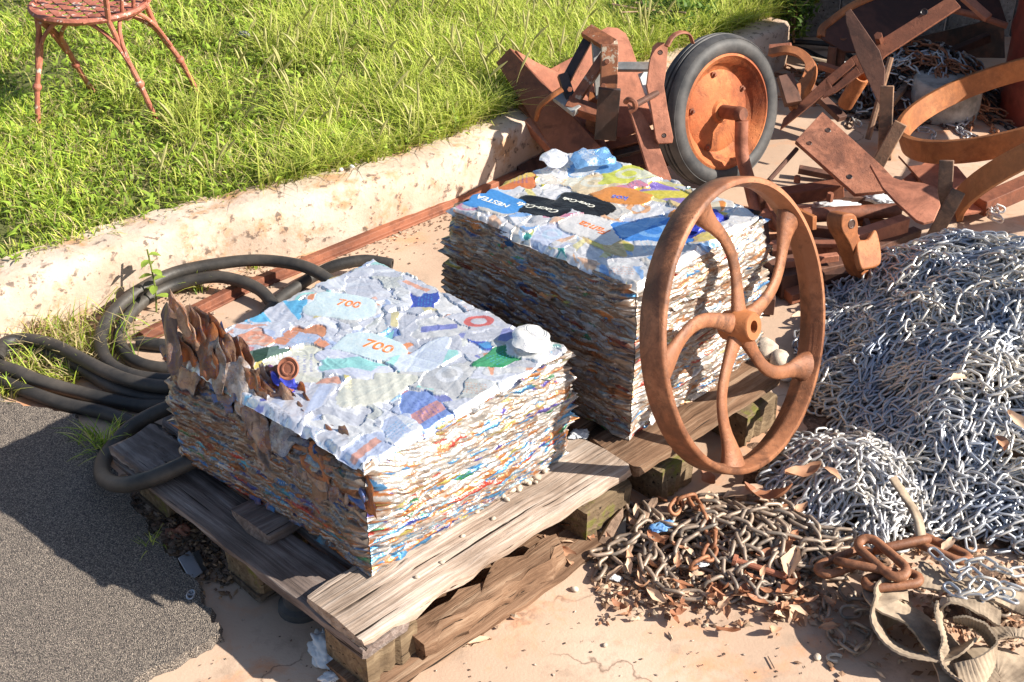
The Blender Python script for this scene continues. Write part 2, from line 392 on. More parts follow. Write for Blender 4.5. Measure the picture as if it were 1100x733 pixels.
edge2.append(Vector((-3.2, .5, 0)))
mb = MB(); K = len(edge2)
top = [Vector((p.x, p.y, .016)) for p in edge2]; bot = []
cen = Vector((-1.2, 2.1, 0))
for p in edge2:
    d = (p-cen); d.z = 0; d.normalize(); bot.append(Vector((p.x, p.y, -.01))+d*.014)
mb.add(top+bot, [tuple(range(K))]+[(i, i+K, (i+1) % K+K, (i+1) % K) for i in range(K)])
o = mb.build('asphalt_road', m, smooth=False); o['kind'] = 'structure'

# kerb
m, nt, b = new_mat('old_kerb_concrete'); co = coords(nt, 'Object', False)
n1 = noisen(nt, co, 3, 7, .65); n2 = noisen(nt, co, 9, 8, .7); n3 = noisen(nt, co, 45, 5, .65); n4 = noisen(nt, co, 18, 2, .5)
col = ramp(nt, n1, [(.35, (.44, .32, .24)), (.6, (.62, .51, .42))])
col = mixc(nt, ramp(nt, n2, [(.50, (0, 0, 0)), (.62, (.8, .8, .8))]), col, (.40, .21, .09))
spots = mixc(nt, 1.0, ramp(nt, n3, [(.56, (0, 0, 0)), (.62, (.8, .8, .8))]), ramp(nt, n4, [(.40, (0, 0, 0)), (.52, (1, 1, 1))]), 'MULTIPLY')
col = mixc(nt, spots, col, (.10, .07, .055))
nt.links.new(col, b.inputs['Base Color']); b.inputs['Roughness'].default_value = .92
bumpn(nt, b, mixc(nt, .5, n2, n3), .5, .012); M['kerb'] = m
kf = [Vector(p) for p in ((-3.4, 1.05, 0), (-2.2, 2.05, 0), (-1.27, 2.84, 0), (-1.02, 3.06, 0), (-.80, 3.215, 0), (-.394, 3.456, 0), (-.172, 3.643, 0), (.029, 3.865, 0), (.45, 4.25, 0), (.84, 4.60, 0), (1.02, 4.78, 0))]
fine = []
for i in range(len(kf)-1):
    for k in range(14): fine.append(kf[i].lerp(kf[i+1], k/14))
fine.append(kf[-1])
mb = MB(); W, HK = .15, .17; sec = [(0.006, -.02), (0.0, .08), (.004, HK-.012), (.016, HK), (W*.5, HK+.003), (W, HK), (W, -.02)]; K = len(sec); vs = []
for i, p in enumerate(fine):
    t = (fine[min(i+1, len(fine)-1)]-fine[max(i-1, 0)]).normalized(); nb = Vector((-t.y, t.x, 0))
    for j, (a, z) in enumerate(sec):
        w = .006*nz(i*.35, j*1.7, 1, 5)+.004*nz(i*1.3, j*2.7, 1, 2)
        vs.append(p+nb*(a+w)+Vector((0, 0, z+(w if 0 < j < 6 else 0))))
fs = []
for i in range(len(fine)-1):
    for j in range(K-1): fs.append((i*K+j, i*K+j+1, (i+1)*K+j+1, (i+1)*K+j))
fs += [tuple(range(K)), tuple((len(fine)-1)*K+j for j in range(K-1, -1, -1))]
mb.add(vs, fs); o = mb.build('kerb_wall', m, ang=60)
tag(o, 'low pale stained concrete kerb holding back the lawn', 'kerb')

def kerb_y(x):
    for a, c in zip(kf[:-1], kf[1:]):
        if a.x <= x <= c.x: return a.y+(c.y-a.y)*(x-a.x)/(c.x-a.x)
    return kf[0].y+(x-kf[0].x)*.8 if x < kf[0].x else kf[-1].y+(x-kf[-1].x)*1.0
LX1 = 1.18
def lawn_z(x, y): return .15+.02*nz(x, y, 1.3)+.008*nz(x, y, 6, 4)
m, nt, b = new_mat('lawn_soil'); co = coords(nt, 'Object', False)
col = ramp(nt, noisen(nt, co, 6, 7, .7), [(.35, (.07, .08, .02)), (.6, (.14, .15, .04)), (.75, (.24, .20, .09))])
nt.links.new(col, b.inputs['Base Color']); b.inputs['Roughness'].default_value = 1; bumpn(nt, b, noisen(nt, co, 60, 4, .7), .8, .01)
M['lawn'] = m
xs = np.linspace(-8, LX1, 130); rows = 60; V = []
for x in xs:
    y0 = kerb_y(x)+.16
    for k in range(rows):
        y = y0+(15-y0)*(k/(rows-1))**2; V.append((x, y, lawn_z(x, y)+(0 if k else -.0)))
i = np.arange(len(xs)*rows).reshape(len(xs), rows)
F = np.stack([i[:-1, :-1], i[1:, :-1], i[1:, 1:], i[:-1, 1:]], -1).reshape(-1, 4)
me = fast_mesh('lawn', np.array(V), F); o = bpy.data.objects.new('lawn_ground', me); C.objects.link(o); me.materials.append(m); o['kind'] = 'structure'

# ------------------------------------------------------------------ grass
def leaf_material(name, trans=.35, rough=.55):
    m, nt, b = new_mat(name)
    A = N(nt, 'ShaderNodeAttribute'); A.attribute_name = 'colA'
    nt.links.new(A.outputs['Color'], b.inputs['Base Color']); b.inputs['Roughness'].default_value = rough; b.inputs['Specular IOR Level'].default_value = .3
    t = N(nt, 'ShaderNodeBsdfTranslucent'); nt.links.new(A.outputs['Color'], t.inputs['Color'])
    mx = N(nt, 'ShaderNodeMixShader'); mx.inputs[0].default_value = trans
    nt.links.new(b.outputs[0], mx.inputs[1]); nt.links.new(t.outputs[0], mx.inputs[2])
    nt.links.new(mx.outputs[0], nt.nodes['Material Output'].inputs['Surface'])
    return m
M['grass'] = leaf_material('grass_blades', .4); M['dry_leaf'] = leaf_material('dry_leaf', .12, .6)
def blades(px, py, pz, h, w, bend, colour, segs=3):
    n = len(px); az = rng.uniform(0, 2*np.pi, n); fa = az+rng.normal(0, .5, n)+np.pi/2
    t = np.linspace(0, 1, segs+1)
    V = np.zeros((n, (segs+1)*2, 3)); col = np.zeros((n, (segs+1)*2, 3))
    for k, q in enumerate(t):
        ox = np.cos(az)*bend*h*q**1.8; oy = np.sin(az)*bend*h*q**1.8; oz = h*(q-.35*bend*q*q)
        ww = w*(1-q**1.6)*.5+.0002
        for s_, sg in ((0, -1), (1, 1)):
            V[:, 2*k+s_, 0] = px+ox+np.cos(fa)*ww*sg; V[:, 2*k+s_, 1] = py+oy+np.sin(fa)*ww*sg; V[:, 2*k+s_, 2] = pz+oz
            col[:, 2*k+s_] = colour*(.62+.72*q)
    base = (np.arange(n)*(segs+1)*2)[:, None]
    F = np.concatenate([np.stack([base[:, 0]+2*k, base[:, 0]+2*k+1, base[:, 0]+2*k+3, base[:, 0]+2*k+2], -1) for k in range(segs)], 0)
    return V.reshape(-1, 3), F, col.reshape(-1, 3)
def grass_colours(n, x, y, dry=.18):
    g = np.array([[.30, .42, .045], [.42, .52, .06], [.56, .59, .12], [.19, .31, .04], [.68, .62, .26]])
    pr = np.array([.27, .30, .20, .15, .08]); c = g[rng.choice(5, n, p=pr)]
    d = rng.random(n) < dry; c[d] = np.array([.52, .42, .22])*rng.uniform(.7, 1.15, (d.sum(), 1))
    return c*rng.uniform(.75, 1.25, (n, 1))
def merge(parts):
    Vs, Fs, Cs = [], [], []; b = 0
    for V, F, c in parts: Vs.append(V); Fs.append(F+b); Cs.append(c); b += len(V)
    return np.concatenate(Vs), np.concatenate(Fs), np.concatenate(Cs)
def scatter_lawn(n, x0, x1, y1, power=1.0):
    x = rng.uniform(x0, x1, n); y0 = np.array([kerb_y(q) for q in x])+.135
    y = y0+(y1-y0)*rng.random(n)**power
    z = np.array([lawn_z(a, c) for a, c in zip(x, y)]); return x, y, np.maximum(z, .15), y0
x, y, z, y0 = scatter_lawn(150000, -2.9, LX1, 6.4)
cl = np.array([nz(a, c, 3.2, 8) for a, c in zip(x, y)]); tall = np.clip((x+1.1)/.9, 0, 1)
hh = rng.uniform(.025, .06, len(x))*(1+.7*cl)+tall*rng.uniform(.0, .07, len(x))
keep = rng.random(len(x)) < np.clip(.85+cl*1.2, .25, 1)
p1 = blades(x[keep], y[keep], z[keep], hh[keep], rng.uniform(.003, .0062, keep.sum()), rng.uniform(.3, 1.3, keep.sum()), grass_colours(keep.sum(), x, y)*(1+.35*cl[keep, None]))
# taller clumps by the kerb in the middle
x, y, z, y0 = scatter_lawn(30000, -1.3, LX1, 5.6, 1.3)
cl = np.array([nz(a, c, 4.5, 31) for a, c in zip(x, y)]); keep = (cl+.25*np.clip((x+.6), -1, .6)) > .08
x, y, z = x[keep], y[keep], z[keep]
c = grass_colours(len(x), x, y, .12); c = c*.5+np.array([.56, .60, .13])*.5
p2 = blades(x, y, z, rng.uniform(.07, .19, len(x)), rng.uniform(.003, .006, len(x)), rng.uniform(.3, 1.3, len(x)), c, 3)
# broad weed leaves
x, y, z, y0 = scatter_lawn(18000, -2.9, LX1, 6.4)
c = np.array([[.33, .46, .06]])*rng.uniform(.6, 1.5, (len(x), 1))
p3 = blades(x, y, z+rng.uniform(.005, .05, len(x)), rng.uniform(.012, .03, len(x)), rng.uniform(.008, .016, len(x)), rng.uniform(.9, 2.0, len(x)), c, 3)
# far field, coarser
x, y, z, y0 = scatter_lawn(16000, -7.5, LX1, 14)
kp = (y > 6.2) | (x < -2.8)
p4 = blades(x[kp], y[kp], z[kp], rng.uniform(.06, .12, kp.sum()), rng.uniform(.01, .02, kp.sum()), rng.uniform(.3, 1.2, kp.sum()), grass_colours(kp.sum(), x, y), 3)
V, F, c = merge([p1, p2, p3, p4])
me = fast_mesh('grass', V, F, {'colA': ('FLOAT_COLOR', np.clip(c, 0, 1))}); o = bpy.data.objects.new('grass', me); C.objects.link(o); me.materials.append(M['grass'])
tag(o, 'sunlit yellow green unmown grass and low weeds behind the concrete kerb', 'grass', kind='stuff')
# seed heads on stems
xs_, ys_, zs_, _ = scatter_lawn(260, -1.0, .5, 5.2, 1.2)
parts = []
for k in range(len(xs_)):
    h = random.uniform(.12, .25); a = random.uniform(0, 6.28); bd = random.uniform(.1, .5)*h; n = 9
    P0 = [Vector((xs_[k]+math.cos(a)*bd*q*q, ys_[k]+math.sin(a)*bd*q*q, zs_[k]+h*(q-.15*q*q))) for q in np.linspace(0, 1, n)]
    mb_r = [.0009]*6+[.004, .0045, .0008]
    t = MB(); t.tube(P0, mb_r, 5)
    parts.append((np.array(t.v), t.f))
mb = MB()
for v_, f_ in parts: mb.add(v_, f_)
me = mb.mesh('s'); n = len(me.vertices); a = me.attributes.new('colA', 'FLOAT_COLOR', 'POINT')
cc = np.ones((n, 4), np.float32); cc[:, :3] = np.array([.50, .48, .20])*rng.uniform(.8, 1.2, (n, 1)); a.data.foreach_set('color', cc.ravel())
o = link_mesh('grass_seed_heads', me, M['grass']); tag(o, 'pale drooping seed heads standing above the grass behind the kerb', 'seed heads', kind='stuff')
def tuft(name, centre, n, spread, h0, h1, label, dry=.3, group=None, cat='grass tuft', w=.004, sxy=(1, 1)):
    x = rng.normal(centre.x, spread*sxy[0], n); y = rng.normal(centre.y, spread*sxy[1], n)
    V, F, c = blades(x, y, np.full(n, centre.z), rng.uniform(h0, h1, n), np.full(n, w), rng.uniform(.3, 1.3, n), grass_colours(n, x, y, dry), 4)
    me = fast_mesh(name, V, F, {'colA': ('FLOAT_COLOR', np.clip(c, 0, 1))})
    o = link_mesh(name, me, M['grass']); return tag(o, label, cat, group)
tuft('grass_tuft', at(45, 368), 520, .085, .03, .12, 'wide half dry grass tuft on bare ground between kerb and left hose loop', .5, sxy=(1.3, .7))
tuft('grass_tuft', at(85, 385), 160, .035, .03, .09, 'dry straw coloured grass tuft touching the left side of the large hose coil', .75)
tuft('grass_tuft', at(30, 400), 130, .03, .03, .08, 'yellow green tuft enclosed by the small left hose bend', .35)
tuft('grass_tuft', at(68, 408), 120, .020, .02, .06, 'low yellowing tuft lying between the parallel hoses at left', .5)
tuft('grass_tuft', at(112, 480), 110, .022, .03, .08, 'small bright green tuft between asphalt edge and pallet corner', .05)
tuft('grass_tuft', at(5, 425), 60, .02, .03, .07, 'tiny tuft under the hoses at the left end of the asphalt', .3)
tuft('grass_tuft', at(212, 312), 34, .012, .04, .09, 'sparse spiky green tuft inside the big hose coil', .1, w=.003)
tuft('grass_tuft', at(135, 322), 50, .02, .06, .14, 'thin tall wispy grass by the kerb foot left of the seedling', .4, w=.0022)
tuft('grass_tuft', at(273, 288), 34, .010, .03, .07, 'little grass sprout at kerb foot where the hose meets the rail', .3, w=.0025)
tuft('grass_tuft', at(165, 590), 14, .01, .03, .06, 'few green shoots in the dark gap beside the asphalt edge', .0, w=.003)
# seedling
t = thing('weed_seedling', at(168, 335), 'tall thin seedling with pale green leaves growing by the kerb', 'plant')
pts = [at(168, 335), atY(167, 312, at(168, 335).y), atY(163, 290, at(168, 335).y+.01), atY(158, 268, at(168, 335).y+.02)]
mb = MB(); mb.tube(curve(pts, 5), .0025, 6); 
def colour_mesh(me, col, var=.2):
    n = len(me.vertices); a = me.attributes.new('colA', 'FLOAT_COLOR', 'POINT'); cc = np.ones((n, 4), np.float32)
    cc[:, :3] = np.clip(np.array(col)*rng.uniform(1-var, 1+var, (n, 1)), 0, 1); a.data.foreach_set('color', cc.ravel())
me = mb.mesh('stem'); colour_mesh(me, (.25, .30, .08)); link_mesh('stem', me, M['grass'], t)
for k in range(9):
    q = .25+.085*k; p = curve(pts, 20)[min(60, int(q*60))]
    a = k*2.4; L = .045*(1.1-.4*q); d = Vector((math.cos(a), math.sin(a), .35)).normalized(); s_ = d.cross(Vector((0, 0, 1))).normalized()
    mb = MB(); rowsL = []
    for i, (f, w) in enumerate(((0, .05), (.3, .8), (.6, 1), (.85, .6), (1, .05))):
        c0 = p+d*L*f-Vector((0, 0, 1))*.02*f*f
        rowsL += [c0-s_*.011*w, c0+Vector((0, 0, -.002)), c0+s_*.011*w]
    mb.add(rowsL, [(3*i+j, 3*i+j+1, 3*i+j+4, 3*i+j+3) for i in range(4) for j in range(2)])
    me = mb.mesh('leaf'); colour_mesh(me, (.30, .42, .07)); link_mesh('leaf', me, M['grass'], t)

# ------------------------------------------------------------------ crushed cans
SILV = [(.80, .81, .84), (.74, .76, .82), (.84, .84, .84), (.66, .70, .80)]
def can_grid(nx, ny):
    u = np.linspace(-1, 1, nx); v = np.linspace(-1, 1, ny); U, V = np.meshgrid(u, v)
    return U, V
def can_batch(spec, nx=9, ny=7):
    """spec: list of dict(c, ex, ey, ez, L, W, T, A, B, crump) -> V, F, attrs"""
    U, Vv = can_grid(nx, ny); n = len(spec); G = nx*ny
    # superellipse mapping of the square
    Xm = U*np.sqrt(1-.32*Vv**2); Ym = Vv*np.sqrt(1-.32*U**2)
    r = np.clip(np.maximum(abs(U), abs(Vv)), 0, 1); thick = np.sqrt(np.clip(1-r**4, 0, 1))
    Vout = np.zeros((n, 2*G, 3)); CA = np.zeros((n, 2*G, 3)); CB = np.zeros((n, 2*G, 3)); CU = np.zeros((n, 2*G, 3)); CL = np.zeros((n, 2*G, 3))
    for i, s in enumerate(spec):
        L, W, T, cr = s['L'], s['W'], s['T'], s.get('cr', 1.0)
        p = rng.uniform(0, 6.28, 10); k = rng.uniform(1.5, 4.5, 6)
        ox = cr*.10*np.sin(k[0]*Vv+p[0])*U+.05*cr*np.sin(k[1]*2*Vv+p[1]); oy = cr*.12*np.sin(k[2]*U+p[2])*Vv+.06*cr*np.sin(k[3]*2*U+p[3])
        x = (Xm+ox)*L/2; y = (Ym+oy)*W/2
        zm = cr*(T*.9*np.sin(k[4]*U+p[4]+.8*np.sin(2*Vv+p[8]))+T*.55*np.sin(k[5]*1.6*Vv+p[5])+T*.45*np.abs(np.sin(3.1*U+2.3*Vv+p[6]))+T*.3*np.sin(6*U-5*Vv+p[7]))
        if 'am' in s: zm = s['am']*(np.abs(((U*k[0]*.35+Vv*k[1]*.2+p[0]) % 1.0)-.5)*1.6+.5*np.abs(((Vv*k[2]*.3-U*k[3]*.25+p[2]) % 1.0)-.5)+.35*np.sin(3*U+4*Vv+p[3]))*2
        for q, sg in ((0, 1), (1, -1)):
            z = zm*.5+sg*T*.5*thick*(1+.3*cr*np.sin(5*U+p[9])*np.sin(4*Vv+p[1]))
            P = np.stack([x, y, z], -1).reshape(-1, 3)
            R_ = s['R']; Vout[i, q*G:(q+1)*G] = P @ R_.T+s['c']
            CL[i, q*G:(q+1)*G, 0] = x.ravel()/(W/2); CL[i, q*G:(q+1)*G, 1] = y.ravel()/(W/2)
            CU[i, q*G:(q+1)*G, 0] = (U.ravel()*L*14)+s['o']; CU[i, q*G:(q+1)*G, 1] = Vv.ravel()*W*14+s['o']*.37
            CU[i, q*G:(q+1)*G, 2] = s['o']*1.7+q*3
        CA[i] = s['A']; CB[i] = s['B']
    g = np.arange(G).reshape(ny, nx)
    f0 = np.stack([g[:-1, :-1], g[:-1, 1:], g[1:, 1:], g[1:, :-1]], -1).reshape(-1, 4); f1 = f0[:, ::-1]+G
    # edge stitch
    ring = np.concatenate([g[0, :-1], g[:-1, -1], g[-1, :0:-1], g[:0:-1, 0]]); nxr = np.roll(ring, -1)
    f2 = np.stack([ring, ring+G, nxr+G, nxr], -1)
    f = np.concatenate([f0, f1, f2]); F = (f[None]+(np.arange(n)*2*G)[:, None, None]).reshape(-1, 4)
    return Vout.reshape(-1, 3), F, {'colA': ('FLOAT_COLOR', CA.reshape(-1, 3)), 'colB': ('FLOAT_COLOR', CB.reshape(-1, 3)), 'cuv': ('FLOAT_VECTOR', CU.reshape(-1, 3)), 'cloc': ('FLOAT_VECTOR', CL.reshape(-1, 3))}
def rotm(ex, ey, ez): return np.stack([np.array(ex), np.array(ey), np.array(ez)], -1)
def rand_rot(base, tx, ty, tz):
    from mathutils import Euler
    return base @ np.array(Euler((tx, ty, tz)).to_matrix())
DIM = [1.0]
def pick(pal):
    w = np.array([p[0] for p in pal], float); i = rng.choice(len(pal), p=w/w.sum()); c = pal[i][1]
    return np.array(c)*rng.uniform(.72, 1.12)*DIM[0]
PAL_BROWN = [(38, (.36, .27, .21)), (20, (.46, .38, .32)), (14, (.52, .50, .50)), (9, (.42, .17, .07)), (6, (.24, .15, .11)), (4, (.07, .16, .42)), (2, (.04, .04, .10)), (1, (.03, .22, .12)), (4, (.60, .56, .52)), (3, (.3, .06, .04))]
PAL_PEEL = [(40, (.34, .20, .13)), (22, (.44, .30, .22)), (16, (.55, .19, .06)), (10, (.22, .12, .08)), (8, (.5, .46, .44)), (2, (.08, .16, .4))]
PAL_BLUEB = [(30, (.36, .25, .18)), (12, (.50, .48, .48)), (14, (.55, .20, .06)), (11, (.07, .24, .55)), (4, (.05, .07, .30)), (3, (.60, .06, .04)), (2, (.03, .25, .13)), (12, (.44, .36, .30)), (4, (.1, .42, .6))]
PAL_LIGHT = [(36, (.70, .66, .62)), (10, (.80, .79, .78)), (20, (.62, .47, .36)), (11, (.66, .30, .14)), (3, (.12, .36, .70)), (2, (.6, .07, .05)), (3, (.70, .60, .22)), (1, (.06, .30, .14)), (3, (.16, .13, .5)), (4, (.5, .38, .3))]
PAL_MIX = [(30, (.66, .63, .62)), (16, (.74, .30, .11)), (14, (.10, .36, .70)), (6, (.66, .48, .36)), (5, (.4, .6, .74)), (3, (.7, .08, .05)), (3, (.62, .55, .15)), (2, (.06, .08, .40)), (12, (.76, .60, .50)), (2, (.05, .3, .13))]
PAL_TAN = [(30, (.66, .46, .34)), (24, (.72, .62, .52)), (22, (.74, .72, .70)), (10, (.70, .34, .16)), (3, (.1, .3, .62)), (5, (.4, .24, .16)), (2, (.6, .1, .07)), (2, (.5, .45, .15))]
PAL_TOP = [(50, (.76, .78, .86)), (18, (.84, .84, .84)), (12, (.62, .69, .88)), (6, (.78, .80, .76)), (1, (.30, .42, .80)), (2, (.70, .88, .90)), (.3, (.10, .16, .60)), (.5, (.80, .36, .2)), (1, (.55, .82, .74))]
ACC_TOP = [(26, (.86, .87, .9)), (12, (.55, .65, .9)), (9, (.84, .32, .14)), (6, (.15, .55, .85)), (3, (.12, .16, .6)), (5, (.35, .8, .72)), (1, (.8, .1, .07)), (1.5, (.85, .7, .2))]

def bale(name, Nb, a, bdir, La, Lb, z0, h, label, palL, palR, top_pal, acc_pal, fold=False, seed=1, side_pal2=None, specials=()):
    """Nb near bottom corner, a,b unit vectors along the two sides"""
    a = np.array([a[0], a[1], 0.]); b_ = np.array([bdir[0], bdir[1], 0.]); Z = np.array([0, 0, 1.])
    Nb = np.array([Nb[0], Nb[1], z0]); cen = Nb+a*La/2+b_*Lb/2
    root = thing(name, Vector(cen), label, 'bale')
    # inner block of cans, squeezed solid, just behind the visible ones
    mb = MB(); ins = .030
    q = [Nb+a*ins+b_*ins, Nb+a*(La-ins)+b_*ins, Nb+a*(La-ins)+b_*(Lb-ins), Nb+a*ins+b_*(Lb-ins)]
    mb.add([p+Z*.004 for p in q]+[p+Z*(h-.018) for p in q], [(0, 1, 2, 3), (4, 5, 6, 7), (0, 1, 5, 4), (1, 2, 6, 5), (2, 3, 7, 6), (3, 0, 4, 7)])
    mb.build('pressed_core', M['rust_dark'], root, smooth=False)
    sides = [  # outward normal, tangent, start corner, length, palette
        (-b_, a, Nb, La, 'L'), (-a, b_, Nb, Lb, 'R'), (b_, a, Nb+b_*Lb, La, 'L'), (a, b_, Nb+a*La, Lb, 'R')]
    for si, (nrm, tan, st_, Ls, which) in enumerate(sides):
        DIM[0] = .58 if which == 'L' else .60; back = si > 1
        def palf(c0, z0):
            hf = z0/h+.10*nz(c0, z0, 8, seed)
            if which == 'L': pal = palL if (hf > .40 or not fold) else PAL_BLUEB
            else: pal = (palR if (hf > .5 or side_pal2 is None) else side_pal2)
            return pick(PAL_MIX if rng.random() < .10 else pal)
        def slopes(c0, z0): return .20*nz(c0, z0*1.4, 5, seed+7+si)+(-.30*(z0/h)*math.exp(-(c0/.16)**2) if (fold and si == 1) else 0)
        S, Zz, D, CA = side_relief(Ls, h, palf, seed*10+si, .0034 if back else .0015, 8000 if back else 25000, slopes)
        # gentle bulges of the whole wall
        big = .010*np.sin(np.pi*Zz/h)+.006*np.sin(S*9+si*2+seed)+.006*np.sin(Zz*52+S*5+seed)
        if fold and si == 1: big += .026*np.exp(-((Zz/h-.66)/.2)**2)*np.exp(-(S/.13)**2)
        if fold and si == 0: big -= .016*np.clip(Zz/h-.72, 0, 1)/.28
        D = D+big
        edge = np.minimum(S, Ls-S); wc = np.clip(1-edge/.022, 0, 1); wc = wc*wc*(3-2*wc)
        zc = Zz[:, 0]; dc = (.004+np.array([.020*nz(q, seed, 12, seed)+.015*nz(q, seed, 50, 3)+.008*nz(q, seed, 160, 5) for q in zc])+.002*np.sin(zc*610)+.010*np.sin(np.pi*zc/h))[:, None]; D = D*(1-wc)+dc*wc
        side_s = np.where(S < Ls/2, -1, 1)
        P = st_[None, None]+tan[None, None]*(S+side_s*wc*(D-.001))[..., None]+nrm[None, None]*D[..., None]+Z[None, None]*(.001+Zz*(h-.006)/h)[..., None]
        P[..., 2] += .004*np.sin(S*11+seed)*(Zz/h)*(1-wc)
        uv = np.stack([S*14, Zz*14, 0*S], -1).reshape(-1, 3)
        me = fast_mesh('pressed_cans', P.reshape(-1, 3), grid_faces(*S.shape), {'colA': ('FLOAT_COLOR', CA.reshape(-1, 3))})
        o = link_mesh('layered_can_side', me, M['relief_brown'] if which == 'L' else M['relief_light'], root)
        # torn bits that stand off the wall
        spec = []
        for k in range(70):
            sc, z = rng.uniform(.02, Ls-.02), rng.uniform(.01, h-.02); til = rng.uniform(.2, 1.1)
            c = st_+tan*sc+nrm*(.004+rng.normal(0, .002))+Z*z; base = rotm(tan, np.cross(Z, tan), Z)
            Rm = rand_rot(base, -math.copysign(1, np.cross(Z, tan).dot(nrm))*til, 0, rng.normal(0, .15)); A = palf(sc, z)
            spec.append(dict(c=c, R=Rm, L=rng.uniform(.02, .05), W=rng.uniform(.012, .024), T=rng.uniform(.002, .004), A=A, B=palf(sc, z), cr=1.2, o=rng.uniform(0, 50)))
        V, F, at_ = can_batch(spec, 9, 6)
        o = link_mesh('torn_flaps', fast_mesh('f', V, F, at_), M['cans_brown'] if which == 'L' else M['cans_side'], root); o['kind'] = 'stuff'
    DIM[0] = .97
    U, V, Hh, ID, CO, lst = top_relief(La, Lb, top_pal, acc_pal, seed*7, specials)
    P = Nb[None, None]+a[None, None]*U[..., None]+b_[None, None]*V[..., None]+Z[None, None]*(h+.001+Hh)[..., None]
    Fg = grid_faces(*U.shape); Pf = P.reshape(-1, 3); Cf = CO.reshape(-1, 3); fid = np.maximum.reduce([ID[:-1, :-1], ID[:-1, 1:], ID[1:, 1:], ID[1:, :-1]])
    lab = np.arange(fid.size).reshape(fid.shape)      # connected visible patches of each can
    for _ in range(400):
        old = lab.copy()
        for ax in (0, 1):
            A_s = [slice(None)]*2; B_s = [slice(None)]*2; A_s[ax] = slice(1, None); B_s[ax] = slice(None, -1); A_s, B_s = tuple(A_s), tuple(B_s)
            same = fid[A_s] == fid[B_s]; mn = np.minimum(lab[A_s], lab[B_s])
            lab[A_s] = np.where(same, mn, lab[A_s]); lab[B_s] = np.where(same, np.minimum(mn, lab[B_s]), lab[B_s])
        if (old == lab).all(): break
    idf = lab.reshape(-1); gap = fid.reshape(-1) < 0
    ids, cnt = np.unique(idf[~gap], return_counts=True); order = list(ids[np.argsort(-cnt)])
    def sub(fsel):
        used = np.unique(Fg[fsel]); mp = np.zeros(len(Pf), int); mp[used] = np.arange(len(used)); return Pf[used], mp[Fg[fsel]], Cf[used]
    for i in order[:98]:
        v_, f_, c_ = sub(idf == i); link_mesh('crushed_can', fast_mesh('crushed_can', v_, f_, {'colA': ('FLOAT_COLOR', c_)}), M['relief_top'], root)
    v_, f_, c_ = sub(~np.isin(idf, order[:98])); o = link_mesh('crushed_cans', fast_mesh('crushed_cans', v_, f_, {'colA': ('FLOAT_COLOR', c_)}), M['relief_top'], root); o['kind'] = 'stuff'
    DIM[0] = .97
    for sp in specials:
        u, v, L, W, A, B, yaw, txt = sp[:8]; dz = sp[8] if len(sp) > 8 else .0035
        c = Nb+a*u+b_*v+Z*(h+dz); yaw_w = yaw; yaw = yaw
        Rm = np.array([[math.cos(yaw), -math.sin(yaw), 0], [math.sin(yaw), math.cos(yaw), 0], [0, 0, 1]])
        if len(sp) > 8:
            V, F, at_ = can_batch([dict(c=c, R=Rm @ np.array(Matrix.Rotation(.18, 3, 'X')), L=L, W=W, T=.009, A=np.array(A), B=np.array(B), cr=.7, o=rng.uniform(0, 50))], 25, 17)
            link_mesh('crushed_can', fast_mesh('crushed_can', V, F, at_), M['cans_top'], root)
        if txt:
            string, size, ink, shear, off = txt
            cu = bpy.data.curves.new('t', 'FONT'); cu.body = string; cu.size = size; cu.align_x = 'CENTER'; cu.align_y = 'CENTER'; cu.extrude = .0006; cu.shear = shear; cu.offset = .0004
            to = bpy.data.objects.new('t', cu); C.objects.link(to); bpy.context.view_layer.update()
            tm = bpy.data.meshes.new_from_object(to.evaluated_get(bpy.context.evaluated_depsgraph_get())); bpy.data.objects.remove(to)
            tm.transform(Matrix.Rotation(yaw_w+(math.pi if fold else 0), 4, 'Z') @ Matrix.Translation((off[0], off[1], 0)))
            import bmesh
            bm = bmesh.new(); bm.from_mesh(tm); bmesh.ops.triangulate(bm, faces=bm.faces); bmesh.ops.subdivide_edges(bm, edges=[e for e in bm.edges if e.calc_length() > .004], cuts=2)
            for vv in bm.verts:      # printed on: the letters follow the crumpled metal
                w = np.array([c[0]+vv.co.x, c[1]+vv.co.y, 0])-np.array([Nb[0], Nb[1], 0]); uu, v2 = w.dot(a), w.dot(b_)
                den = 1-(a.dot(b_))**2; u3 = (uu-v2*a.dot(b_))/den; v3 = (v2-uu*a.dot(b_))/den
                ii = int(np.clip((u3+.012)/(La+.024)*(U.shape[1]-1), 0, U.shape[1]-1)); jj = int(np.clip((v3+.012)/(Lb+.024)*(U.shape[0]-1), 0, U.shape[0]-1))
                zz = h+Hh[jj, ii]+Nb[2]+.0014; vv.co = Vector((c[0]+vv.co.x, c[1]+vv.co.y, zz+(.0003 if vv.co.z > 0 else 0)))
            bm.to_mesh(tm); bm.free()
            tm.materials.clear(); link_mesh('printed_lettering', tm, M[ink], root)
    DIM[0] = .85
    if fold:   # the peeled-up left edge
        spec = []
        for k in range(88):
            s = .30+.70*rng.random()**.8; hmax = -.025+.165*s**1.6      # s=1 at the far-left corner
            zz = h-.050+rng.uniform(-.03, max(-.01, hmax))
            lean = rng.normal(.25, .16)
            c = Nb+a*(La*(.02+.96*s))+b_*(rng.uniform(-.004, .05)+.02*(1-s))+Z*zz
            ez = -b_*math.cos(lean)+Z*math.sin(lean); ex = a*.62+Z*(.5+.4*s); ex = ex-ez*ex.dot(ez); ex /= np.linalg.norm(ex); ey = np.cross(ez, ex)
            Rm = rand_rot(rotm(ex, ey, ez), rng.normal(0, .14), rng.normal(0, .10), rng.normal(0, .22))
            A = pick(PAL_PEEL); B = pick(PAL_PEEL)
            spec.append(dict(c=c, R=Rm, L=rng.uniform(.09, .145), W=rng.uniform(.036, .068), T=rng.uniform(.003, .007), am=.006, A=A, B=B, cr=1.1, o=rng.uniform(0, 50)))
